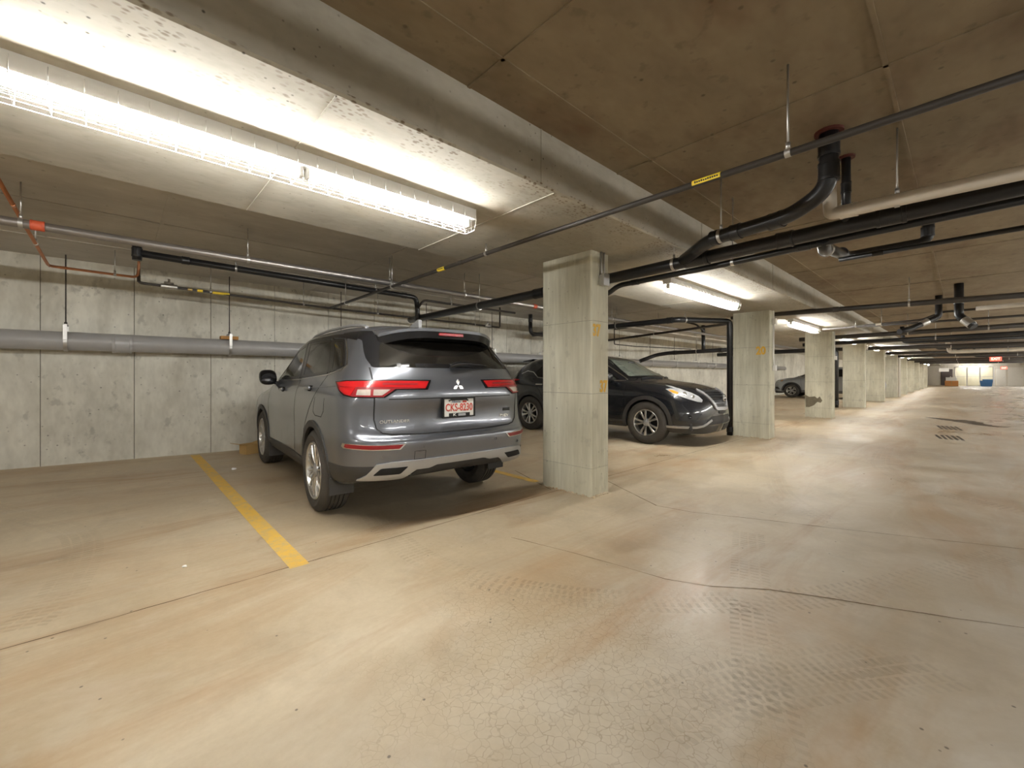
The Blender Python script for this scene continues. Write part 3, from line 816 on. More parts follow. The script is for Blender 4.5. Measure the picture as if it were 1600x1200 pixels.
pipe('riser_pipe', 'short black riser joining the ceiling above the black car', 'pipe', M['black_pipe'], [(13, 5.4, 1.96), (13, 5.4, 2.25), (13.1, 5.45, CLV)], 0.055, 0.06)
pipe('sprinkler_branch', 'thin black sprinkler branch stepping below the ceiling above the black car', 'pipe', M['dusty_black'],
     [(11, 7.2, 2.63), (11, 5.15, 2.68), (11, 4.75, 2.55), (11, 4.55, 2.35)], 0.024, hangers=[((11, 6.2, 2.655), CLV, Y)])
pipe('gas_branch', 'thin pipe loop with fittings near the wall above the black car', 'pipe', M['dusty_black'],
     [(10.5, 6.9, CLV), (10.5, 6.9, 2.13), (11.6, 6.9, 2.12), (15.5, 6.9, 2.2)], 0.016, 0.04, couplings=[((10.7, 6.9, 2.128), X, 0.03), ((11.4, 6.9, 2.122), X, 0.02)], hangers=[((12.4, 6.9, 2.138), CLV, X)])
pipe('cream_pipe', 'pale sprinkler line beyond the black car under the ceiling', 'pipe', M['cream_pipe'],
     [(9.0, 6.1, 2.52), (30, 6.1, 2.50)], 0.03, hangers=[((11.5, 6.1, 2.517), CLV, X), ((14, 6.1, 2.515), CLV, X)])

# pipes crossing the aisle further down
pipe('cross_main', 'dark steel pipe crossing the aisle right behind the second column', 'pipe', M['dusty_black'],
     [(9.6, 3.4, 2.462), (9.6, -2.7, 2.352)], 0.045, hangers=[((9.6, 0.62, 2.412), CEIL_R, Y), ((9.6, -1.3, 2.378), CEIL_R, Y)], couplings=[((9.6, 1.6, 2.43), Y)])
pipe('far_drop', 'black drain dropping from the ceiling beyond the second column, metal sleeve at its end', 'pipe', M['black_pipe'],
     [(10.87, 0.06, CEIL_R), (10.87, 0.06, 2.28), (10.75, -0.12, 2.06)], 0.062, 0.05, couplings=[((10.87, 0.06, 2.55), Zv, 0.06), ((10.80, -0.05, 2.15), (-0.12, -0.18, -0.22), 0.075, M['galv'])])
pipe('far_drop', 'black drain elbow with metal sleeve hanging left of the ceiling drop over the aisle', 'pipe', M['black_pipe'],
     [(12.2, 0.35, CEIL_R), (12.2, 0.35, 2.42), (11.9, 0.75, 2.18), (11.7, 0.9, 2.12)], 0.055, 0.05, couplings=[((12.05, 0.55, 2.30), (-0.3, 0.4, -0.24), 0.07, M['galv'])])
pipe('sprinkler_branch', 'thin dark pipe with an offset bend crossing the aisle near the third column', 'pipe', M['dusty_black'],
     [(12.4, 2.1, 2.33), (12.4, 0.6, 2.40), (12.4, 0.3, 2.53), (12.4, -2.7, 2.56)], 0.022, hangers=[((12.4, 1.7, 2.349), BAND_Z, Y), ((12.4, -0.8, 2.538), CEIL_R, Y)], couplings=[((12.4, 1.3, 2.367), Y, 0.05, M['cream_pipe'])])
pipe('sprinkler_branch', 'straight thin dark pipe crossing the aisle below the offset one', 'pipe', M['dusty_black'],
     [(12.9, 2.42, 2.38), (12.9, -2.7, 2.40)], 0.024, hangers=[((12.9, 1.3, 2.385), CEIL_R, Y)])
pipe('cross_main', 'thick dark pipe crossing the aisle behind the third column', 'pipe', M['dusty_black'],
     [(15.1, 3.4, 2.31), (15.1, -2.7, 2.40)], 0.06, hangers=[((15.1, 1.0, 2.348), CEIL_R, Y), ((15.1, -0.4, 2.368), CEIL_R, Y)])
pipe('cross_main', 'dark pipe crossing the aisle lower behind the third column', 'pipe', M['black_pipe'],
     [(15.5, 3.4, 2.17), (15.5, -4.5, 2.26)], 0.055, hangers=[((15.5, 0.5, 2.203), CEIL_R, Y)])
pipe('cream_pipe', 'cream pipe crossing the aisle beyond the third column', 'pipe', M['cream_pipe'],
     [(11.6, -0.15, 2.46), (11.6, -2.7, 2.50)], 0.04, couplings=[((11.6, -0.9, 2.468), Y, 0.05)])
pipe('cream_pipe', 'low cream pipe with an upturned end over the far aisle', 'pipe', M['cream_pipe'],
     [(21.6, 0.4, 2.45), (21.6, 0.35, 2.06), (21.6, -4.5, 2.12)], 0.06, 0.08, hangers=[((21.6, -1.0, 2.076), CEIL_R, Y)])
rn = random.Random(11)
far_lab = ['behind the fourth column', 'behind the fifth column', 'behind the sixth column', 'behind the seventh column', 'behind the eighth column', 'behind the ninth column']
for i, w in enumerate(far_lab):
    x = COL_X0 + COL_DX * (i + 3) + 0.45
    z = 2.20 + rn.uniform(-0.04, 0.08)
    pipe('cross_main', 'dark pipe crossing the far aisle ' + w, 'pipe', M['dusty_black'], [(x, 3.5, z + 0.05), (x, -4.5, z)], 0.07, group='far crossing pipes',
         hangers=[((x, 0.3, z + 0.02), CEIL_R, Y), ((x, -1.8, z + 0.01), CEIL_R, Y)])
    pipe('drain_pipe', 'black drain hung over the far aisle ' + w, 'pipe', M['black_pipe'], [(x - 1.9, 1.4 - 0.6 * i, CEIL_R), (x - 1.9, 1.38 - 0.6 * i, z + 0.11), (x - 1.9, -4.4, z + 0.12)], 0.055, group='far drains',
         couplings=[((x - 1.9, 0.7 - 0.6 * i, z + 0.11), Y)])
    if i % 2 == 0:
        pipe('sprinkler_branch', 'red-fitted sprinkler branch over the far aisle ' + w, 'pipe', M['steel_pipe'], [(x + 1.6, 2.3, 2.42), (x + 1.6, -4.4, 2.40)], 0.03, group='far sprinkler branches',
             couplings=[((x + 1.6, -1.6 - 0.35 * i, 2.41), Y, 0.06, M['red_iron'])])
pipe('sprinkler_main', 'unseen steel pipe along the far side of the aisle, added to shade a stripe on the beam', 'pipe', M['steel_pipe'], [(-13.9, -3.0, 2.448), (24, -3.0, 2.448)], 0.026,
     hangers=[((x, -3.0, 2.448), CEIL_R, X) for x in (-8, -2, 4.5, 10.5, 16.5)])  # unseen pipe added so its shadow stripes the side of the beam
pipe('drain_stack', 'black drain stack standing at the left edge of the fourth column', 'pipe', M['black_pipe'],
     [(20.2, 3.36, 0.0), (20.2, 3.36, 2.2), (20.6, 4.2, 2.25), (20.6, 7.9, 2.2)], 0.085, 0.12, couplings=[((20.2, 3.36, 0.18), Zv, 0.08)])
pipe('drain_stack', 'slim dark stack between the fourth and fifth columns', 'pipe', M['black_pipe'], [(26.0, 3.28, 0.0), (26.0, 3.28, BAND_Z)], 0.05)

# ================================================================== THE FAR END
def far_end():
    M['door_paint'] = plain('pale_door', (0.70, 0.67, 0.61), 0.6, grime=0.04)
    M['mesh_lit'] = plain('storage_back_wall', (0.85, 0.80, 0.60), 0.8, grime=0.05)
    x = FAR_X
    for i, (y0, y1, z1) in enumerate(((-2.62, -3.42, 1.98), (-3.55, -4.75, 2.22))):
        d = tag(new_box('door_%d' % (i + 1), (x - 0.06, y1, 0), (x - 0.001, y0, z1), M['door_paint'], None, 0.01), ('narrow' if i == 0 else 'wide') + ' pale door in the far end wall', kind='structure')
        new_box('door_handle', (x - 0.12, y1 + 0.1, 1.0), (x - 0.05, y1 + 0.2, 1.06), M['galv'], d, 0.01)
    # wire storage cages
    c = thing('storage_cage', 'pale framed wire storage cages against the far end wall', 'storage cage', (x - 3.0, 0, 0))
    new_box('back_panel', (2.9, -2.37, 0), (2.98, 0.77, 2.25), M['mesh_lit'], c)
    ys = [0.77, -0.25, -1.3, -2.37]
    for y in ys: new_box('post', (-0.05, y - 0.05, 0), (0.05, y + 0.05, 2.3), M['white_metal'], c)
    for y0, y1 in zip(ys, ys[1:]):
        new_box('rail', (-0.03, y1, 2.2), (0.03, y0, 2.3), M['white_metal'], c)
        new_box('rail', (-0.02, y1, 1.1), (0.02, y0, 1.14), M['galv'], c)
        bm = bmesh.new()
        for k in range(1, 18): tube(bm, [(0, y0 + (y1 - y0) * k / 18, 0), (0, y0 + (y1 - y0) * k / 18, 2.2)], 0.004, 4)
        from_bm('wire_mesh', bm, M['galv'], c)
    lamp = copy_tree(lt, (x - 1.5, -0.8, 2.46), math.pi / 2, 'strip light shining inside the far storage cages', 'strip lights at the far end')
    b = thing('storage_bin', 'blue plastic bin piled up in front of the far storage cages', 'bin', (x - 4.2, -1.75, 0))
    from_bm('tub', prism(bmesh.new(), [(-0.42, 0), (0.42, 0), (0.5, 0.65), (-0.5, 0.65)], -0.5, 0.5, 'x'), plain('blue_plastic', (0.03, 0.12, 0.28), 0.5), b)
    from_bm('lid', box(bmesh.new(), (-0.5, -0.5, 0.65), (0.5, 0.3, 0.8), 0.05, 2), plain('blue_lid', (0.05, 0.17, 0.36), 0.5), b)
    b = thing('cardboard_carton', 'orange-brown carton standing left of the far storage cages', 'box', (x - 5.5, 0.98, 0))
    new_box('carton', (-0.4, -0.55, 0), (0.4, 0.55, 0.62), plain('orange_carton', (0.62, 0.27, 0.08), 0.7), b, 0.01)
    new_box('tape', (-0.405, -0.03, 0.1), (0.405, 0.03, 0.625), M['cardboard'], b)
    b = thing('white_carton', 'white box resting on the orange-brown carton at the far end', 'box', (x - 5.5, 1.05, 0.625))
    new_box('carton', (-0.35, -0.5, 0), (0.35, 0.4, 0.36), M['white_metal'], b, 0.01)
    new_box('lid', (-0.37, -0.52, 0.36), (0.37, 0.42, 0.40), M['white_metal'], b, 0.01)
    d = tag(new_box('door_3', (x - 0.08, 0.95, 0), (x - 0.001, 2.0, 2.05), plain('dark_doorway', (0.07, 0.055, 0.05), 0.7), None, 0.01), 'dark double door left of the far storage cages', kind='structure')
    new_box('door_handle', (x - 0.14, 1.1, 1.0), (x - 0.07, 1.2, 1.1), M['galv'], d, 0.01)
    s = thing('hanging_sign', 'pale hanging notice board near the dark far door', 'sign', (60, 1.35, 1.62))
    new_box('board', (-0.03, -0.35, 0), (0.03, 0.35, 0.34), M['white_metal'], s, 0.005)
    for y in (-0.25, 0.25): from_bm('chain', tube(bmesh.new(), [(0, y, 0.34), (0, y, CEIL_R - 1.62)], 0.01, 6), M['galv'], s)
    red = plain('exit_sign_red', (0.55, 0.03, 0.02), 0.5, emit=(1.0, 0.10, 0.06), strength=1.1, grime=0)
    M['exit_letter'] = plain('exit_letters', (1, 0.6, 0.5), 0.5, emit=(1.0, 0.45, 0.35), strength=1.6, grime=0)
    for x, y, z, lab in ((37, -1.25, 2.19, 'red lit exit sign, the nearer and larger of two'), (68, -2.87, 2.03, 'small red lit exit sign, the farther of two')):
        s = thing('exit_sign', lab, 'exit sign', (x, y, z), 0, 'red exit signs')
        new_box('case', (-0.04, -0.23, -0.13), (0.04, 0.23, 0.13), red, s, 0.01)
        me = text_mesh('EXIT', 0.2, 0.003, 0.85, 0.003)
        o = link('lettering', me, M['exit_letter'], s); o.location = (-0.042, 0, 0); o.rotation_euler = (math.pi/2, 0, -math.pi/2)
        for y2 in (-0.15, 0.15): from_bm('rod', tube(bmesh.new(), [(0, y2, 0.13), (0, y2, CEIL_R - z)], 0.008, 6), M['galv'], s)
far_end()

# ---- loose things on the floor
def open_box():
    t = thing('cardboard_box', 'small open cardboard box on the floor by the grey car\'s front wheel', 'box', (1.52, 7.66, floor_z(1.5, 7.6)), math.radians(18))
    w, d, hh, th = 0.10, 0.10, 0.15, 0.006
    for lo, hi in (((-w, -d, 0), (w, d, th)), ((-w, -d, 0), (-w + th, d, hh)), ((w - th, -d, 0), (w, d, hh)), ((-w, -d, 0), (w, -d + th, hh)), ((-w, d - th, 0), (w, d, hh))):
        new_box('side', lo, hi, M['cardboard'], t)
    for (a, ang) in ((-1, 100), (1, 55)):
        bm = box(bmesh.new(), (0, -d, 0), (0.14, d, th))
        o = from_bm('flap', bm, M['cardboard'], t)
        o.location = (a * w, 0, hh); o.rotation_euler = (0, math.radians(-12 if a > 0 else 180 + 14), 0)
open_box()
def scrap(x, y, s, seed, label):
    rnd = random.Random(seed)
    bm = bmesh.new()
    bmesh.ops.create_icosphere(bm, subdivisions=2, radius=s)
    for v in bm.verts:
        v.co *= rnd.uniform(0.6, 1.25); v.co.z = max(0, v.co.z * 0.5 + s * 0.25)
    o = from_bm('paper_scrap', bm, M['paper']); o.location = (x, y, floor_z(x, y) + 0.001)
    tag(o, label, 'litter', 'scraps on the floor')
scrap(1.10, 6.45, 0.028, 1, 'white paper scrap on the floor between the yellow line and the grey car')
scrap(0.313, 3.394, 0.014, 2, 'tiny white paper scrap on the open floor left of the yellow line')

# ================================================================== CARS
def crom(P, ns):
    """centripetal Catmull-Rom through the points P, ns[i] samples on span i"""
    P = [Vector(p) for p in P]
    n = len(P)
    Q = [P[0] * 2 - P[1]] + P + [P[-1] * 2 - P[-2]]
    out = []
    for i in range(n - 1):
        p0, p1, p2, p3 = Q[i:i+4]
        t1 = max(1e-4, (p1 - p0).length ** 0.5); t2 = t1 + max(1e-4, (p2 - p1).length ** 0.5); t3 = t2 + max(1e-4, (p3 - p2).length ** 0.5)
        for k in range(ns[i]):
            t = t1 + (t2 - t1) * k / ns[i]
            A1 = p0 * ((t1-t)/t1) + p1 * (t/t1)
            A2 = p1 * ((t2-t)/(t2-t1)) + p2 * ((t-t1)/(t2-t1))
            A3 = p2 * ((t3-t)/(t3-t2)) + p3 * ((t-t2)/(t3-t2))
            B1 = A1 * ((t2-t)/t2) + A2 * (t/t2)
            B2 = A2 * ((t3-t)/(t3-t1)) + A3 * ((t-t1)/(t3-t1))
            out.append(B1 * ((t2-t)/(t2-t1)) + B2 * ((t-t1)/(t2-t1)))
    out.append(P[-1].copy())
    return out

def body_grid(rows, res=0.035):
    nc = len(rows[0]); nr = len(rows)
    cs = [max(2, math.ceil(max((Vector(r[j+1]) - Vector(r[j])).length for r in rows[:9]) / res)) for j in range(nc - 1)]
    rs = [max(2, math.ceil(max((Vector(rows[i+1][j]) - Vector(rows[i][j])).length for j in range(1, nc - 1)) / res)) for i in range(nr - 1)]
    fine = [crom(r, cs) for r in rows]
    m = len(fine[0])
    cols = [crom([fine[i][j] for i in range(nr)], rs) for j in range(m)]
    for p in cols[0] + cols[-1]: p.x = 0.0
    for c in cols: c[-1].x = 0.0
    return cols

def body_bm(cols):
    bm = bmesh.new()
    for s in (1, -1):
        g = [[bm.verts.new((p.x * s, p.y, p.z)) for p in c] for c in cols]
        for i in range(len(g) - 1):
            for j in range(len(g[0]) - 1):
                q = (g[i][j], g[i+1][j], g[i+1][j+1], g[i][j+1])
                bm.faces.new(q if s > 0 else q[::-1])
    bmesh.ops.remove_doubles(bm, verts=bm.verts[:], dist=0.0008)
    bmesh.ops.recalc_face_normals(bm, faces=bm.faces[:])
    # outward
    bm.faces.ensure_lookup_table()
    s = sum((f.calc_center_median() - Vector((0, 0, 0.8))).dot(f.normal) for f in bm.faces)
    if s < 0: bmesh.ops.reverse_faces(bm, faces=bm.faces[:])
    return bm

def inside(pt, poly):
    x, y = pt; c = False; n = len(poly)
    for i in range(n):
        x0, y0 = poly[i]; x1, y1 = poly[i-1]
        if (y0 > y) != (y1 > y) and x < (x1 - x0) * (y - y0) / (y1 - y0) + x0: c = not c
    return c

def round_poly(poly, r, n=4):
    out = []
    m = len(poly)
    for i in range(m):
        p = Vector(poly[i]); a = Vector(poly[i-1]) - p; b = Vector(poly[(i+1) % m]) - p
        q = min(r, a.length * 0.45, b.length * 0.45)
        s, e = p + a.normalized() * q, p + b.normalized() * q
        for k in range(n + 1):
            t = k / n
            out.append(tuple(s.lerp(p, t).lerp(p.lerp(e, t), t)))
    return out

def inset_poly(poly, d):
    m = len(poly)
    area = sum(poly[i-1][0] * poly[i][1] - poly[i][0] * poly[i-1][1] for i in range(m))
    sg = 1 if area > 0 else -1
    out = []
    for i in range(m):
        p = Vector(poly[i]); e0 = (p - Vector(poly[i-1])); e1 = (Vector(poly[(i+1) % m]) - p)
        n0 = Vector((-e0.y, e0.x)).normalized() * sg if e0.length > 1e-7 else Vector((0, 0)); n1 = Vector((-e1.y, e1.x)).normalized() * sg if e1.length > 1e-7 else n0
        nn = n0 + n1
        nn = nn.normalized() if nn.length > 1e-6 else n0
        k = max(0.5, nn.dot(n0))
        out.append(tuple(p + nn * d / k))
    return out

class Skin:
    """projects flat outlines on a car body so that panes, lamps and seams follow its surface"""
    def __init__(s, bm):
        s.bvh = BVHTree.FromBMesh(bm)
    def cast(s, view, u, v):
        k = view[0]
        if k == 'side': o, d = Vector((view[1] * 3, u, v)), Vector((-view[1], 0, 0))
        elif k == 'rear': o, d = Vector((u, -5, v)), Vector((0, 1, 0))
        elif k == 'front': o, d = Vector((u, 5, v)), Vector((0, -1, 0))
        elif k == 'top': o, d = Vector((u, v, 4)), Vector((0, 0, -1))
        else:  # cylinder round an upright axis: ('cyl', cx, cy), u = angle in degrees
            a = math.radians(u); dd = Vector((math.cos(a), math.sin(a), 0))
            o, d = Vector((view[1], view[2], v)) + dd * 4, -dd
        h = s.bvh.ray_cast(o, d)
        if h[0] is None:
            h = s.bvh.find_nearest(o + d * 3)
        n = h[1] if h[1].dot(d) < 0 else -h[1]
        return h[0], n
    def patch(s, name, poly, view, mat, parent, off=0.003, th=0.006, res=0.05, bulge=0.0):
        bm = bmesh.new()
        ru = res * (57.3 / 0.5) if view[0] == 'cyl' else res
        vs = [bm.verts.new((p[0], p[1], 0)) for p in poly]
        for t in tessellate_polygon([[Vector((p[0], p[1], 0)) for p in poly]]):
            try: bm.faces.new([vs[i] for i in t])
            except ValueError: pass
        us = [p[0] for p in poly]; ws = [p[1] for p in poly]
        for lo, hi, st, nrm in ((min(us), max(us), ru, (1, 0, 0)), (min(ws), max(ws), res, (0, 1, 0))):
            n = int((hi - lo) / st)
            for k in range(1, n + 1):
                c = lo + (hi - lo) * k / (n + 1)
                bmesh.ops.bisect_plane(bm, geom=bm.verts[:] + bm.edges[:] + bm.faces[:], plane_co=Vector(nrm) * c, plane_no=nrm, dist=1e-6)
        bmesh.ops.recalc_face_normals(bm, faces=bm.faces[:])
        return s._raise(name, bm, view, mat, parent, off, th, bulge)
    def _raise(s, name, bm, view, mat, parent, off, th, bulge=0.0):
        bm.verts.index_update()
        bm.verts.ensure_lookup_table()
        top, low = [], []
        for v in bm.verts:
            p, n = s.cast(view, v.co.x, v.co.y)
            top.append(p + n * off); low.append(p + n * (off - th))
        faces = [[v.index for v in f.verts] for f in bm.faces]
        bnd = [(e.verts[0].index, e.verts[1].index) for e in bm.edges if len(e.link_faces) == 1]
        bm.free()
        N = len(top)
        out = bmesh.new()
        V = [out.verts.new(p) for p in top + low]
        for f in faces:
            a = out.faces.new([V[i] for i in f]); a.smooth = True
            b = out.faces.new([V[i + N] for i in reversed(f)])
        for a, b in bnd:
            try: out.faces.new((V[a], V[b], V[b + N], V[a + N]))
            except ValueError: pass
        bmesh.ops.recalc_face_normals(out, faces=out.faces[:])
        # make sure the upper sheet faces out
        f0 = next(iter(out.faces))
        p, n = f0.calc_center_median(), f0.normal
        q = s.bvh.find_nearest(p)
        if q[1] is not None and n.dot(q[1]) < 0: bmesh.ops.reverse_faces(out, faces=out.faces[:])
        for e in out.edges:
            if len(e.link_faces) == 2 and e.calc_face_angle(0) > 0.7: e.smooth = False
        return from_bm(name, out, mat, parent)
    def ribbon(s, name, pts, w, view, mat, parent, off=0.002, th=0.004, res=0.04, closed=False):
        P = [Vector((p[0], p[1])) for p in pts]
        if closed: P.append(P[0])
        k = 57.3 / 0.5 if view[0] == 'cyl' else 1.0
        D = []
        for a, b in zip(P, P[1:]):
            d = b - a
            n = max(1, int(math.hypot(d.x / k, d.y) / res))
            for i in range(n): D.append(a.lerp(b, i / n))
        D.append(P[-1])
        bm = bmesh.new()
        L, R = [], []
        for i, p in enumerate(D):
            a, b = D[max(i-1, 0)], D[min(i+1, len(D)-1)]
            if closed and i in (0, len(D) - 1): a, b = D[-2], D[1]
            d = Vector(((b.x - a.x) / k, b.y - a.y)).normalized()
            nx, ny = -d.y * k * w / 2, d.x * w / 2
            L.append(bm.verts.new((p.x + nx, p.y + ny, 0))); R.append(bm.verts.new((p.x - nx, p.y - ny, 0)))
        for i in range(len(D) - 1):
            bm.faces.new((L[i], R[i], R[i+1], L[i+1]))
        return s._raise(name, bm, view, mat, parent, off, th)

def paint(name, col, metal=0.55, rough=0.32, dust=0.25, dustcol=(0.30, 0.26, 0.20)):
    b = NB(name)
    fl = b.noise(b.map((1, 1, 1), src=b.tc.outputs['Object']), 900, 2)
    z = b.sep(b.tc.outputs['Object'])[2]
    c = b.mix(b.math('MULTIPLY', fl, 0.35), col, tuple(min(1, q * 1.5 + 0.01) for q in col))
    # road film, heavier on the lower panels: dirt that stays on the car
    d = b.math('MULTIPLY', b.ramp(b.math('ADD', b.math('MULTIPLY', z, -0.9), b.noise(b.map(src=b.tc.outputs['Object']), 5, 5)), [(-0.25 + 0.25, 0.0), (0.42, 1.0)]), dust)
    c = b.mix(d, c, dustcol)
    b.p.inputs['Metallic'].default_value = metal
    b.p.inputs['Coat Weight'].default_value = 0.9
    b.p.inputs['Coat Roughness'].default_value = 0.05
    r = b.math('ADD', b.math('MULTIPLY', d, 0.5), rough)
    return b.out(c, r)

def glass(name, tint, gloss=0.06, haze=0.06, hazecol=(0.33, 0.29, 0.24)):
    m = bpy.data.materials.new(name); m.use_nodes = True
    nt = m.node_tree; N = nt.nodes; L = nt.links
    N.remove(N['Principled BSDF'])
    tr = N.new('ShaderNodeBsdfTransparent'); tr.inputs[0].default_value = tuple(tint) + (1,)
    gl = N.new('ShaderNodeBsdfGlossy'); gl.inputs['Roughness'].default_value = gloss; gl.inputs['Color'].default_value = (0.95, 0.95, 0.95, 1)
    fr = N.new('ShaderNodeFresnel'); fr.inputs['IOR'].default_value = 1.52
    no = N.new('ShaderNodeTexNoise'); no.inputs['Scale'].default_value = 7; no.inputs['Detail'].default_value = 5
    df = N.new('ShaderNodeBsdfDiffuse'); df.inputs['Color'].default_value = tuple(hazecol) + (1,)
    m1 = N.new('ShaderNodeMixShader'); m2 = N.new('ShaderNodeMixShader')
    mm = N.new('ShaderNodeMath'); mm.operation = 'MULTIPLY'; mm.inputs[1].default_value = haze * 2
    L.new(no.outputs['Fac'], mm.inputs[0]); L.new(mm.outputs[0], m1.inputs[0]); L.new(tr.outputs[0], m1.inputs[1]); L.new(df.outputs[0], m1.inputs[2])
    L.new(fr.outputs[0], m2.inputs[0]); L.new(m1.outputs[0], m2.inputs[1]); L.new(gl.outputs[0], m2.inputs[2])
    L.new(m2.outputs[0], N['Material Output'].inputs[0])
    return m

M['paint_grey'] = paint('grey_metallic_paint', (0.165, 0.175, 0.20), 0.75, 0.30, 0.22)
M['paint_black'] = paint('black_car_paint', (0.006, 0.007, 0.010), 0.0, 0.25, 0.05, (0.12, 0.10, 0.08))
M['paint_silver'] = paint('silver_car_paint', (0.34, 0.36, 0.38), 0.6, 0.33, 0.25)
M['paint_white'] = paint('white_car_paint', (0.70, 0.70, 0.69), 0.0, 0.3, 0.2)
M['paint_charcoal'] = paint('charcoal_car_paint', (0.03, 0.032, 0.036), 0.4, 0.3, 0.2)
M['glass_dark'] = glass('privacy_glass', (0.045, 0.045, 0.045), 0.06, 0.035)
M['glass_green'] = glass('green_tint_glass', (0.52, 0.60, 0.52), 0.06, 0.10, (0.42, 0.46, 0.38))
M['glass_screen'] = glass('windscreen_reflect_haze', (0.62, 0.70, 0.62), 0.08, 0.30, (0.50, 0.56, 0.46))  # pale diffuse haze stands in for ceiling light reflected in the screen
M['gloss_black'] = plain('gloss_black_trim', (0.008, 0.008, 0.009), 0.2, grime=0.1, coat=0.0, spec=0.4)
M['trim'] = plain('dark_plastic_trim', (0.040, 0.038, 0.036), 0.6, grime=0.3)
M['chrome'] = plain('chrome', (0.78, 0.78, 0.78), 0.12, 1.0, grime=0.05)
M['satin'] = plain('satin_silver_trim', (0.42, 0.425, 0.435), 0.42, 0.6, grime=0.08)
M['tyre'] = plain('dusty_tyre_rubber', (0.052, 0.046, 0.039), 0.85, grime=0.35, scale=12)
M['tread'] = plain('tyre_groove', (0.015, 0.014, 0.013), 0.9)
M['alloy'] = plain('bright_alloy', (0.60, 0.59, 0.57), 0.28, 0.9, grime=0.1)
M['alloy_dark'] = plain('dark_alloy_pocket', (0.012, 0.012, 0.013), 0.7, 0.0)
M['lamp_red'] = plain('red_lamp_lens', (0.42, 0.010, 0.012), 0.2, coat=0.4, grime=0.1, emit=(1.0, 0.04, 0.03), strength=0.0)
M['lamp_deep'] = plain('deep_red_lens', (0.22, 0.006, 0.009), 0.35, coat=0.1, grime=0.1)
M['lamp_clear'] = plain('clear_lamp_lens', (0.62, 0.56, 0.50), 0.15, 0.3, coat=1.0, grime=0.2, scale=30)
M['lamp_amber'] = plain('amber_lens', (0.85, 0.33, 0.03), 0.15, coat=1.0)
M['headlamp'] = plain('headlamp_lens', (0.66, 0.68, 0.70), 0.10, 0.45, coat=1.0, grime=0.3, scale=16)
M['interior'] = plain('dark_interior', (0.035, 0.033, 0.032), 0.8)
M['seat'] = plain('seat_fabric', (0.07, 0.066, 0.062), 0.85)
M['plate_white'] = plain('plate_white', (0.80, 0.80, 0.76), 0.4, grime=0.05)
M['plate_red'] = plain('plate_red', (0.52, 0.06, 0.04), 0.5)
M['plate_blue'] = plain('plate_ink', (0.06, 0.10, 0.22), 0.5)
M['seam'] = plain('panel_gap', (0.008, 0.008, 0.008), 0.9, grime=0)

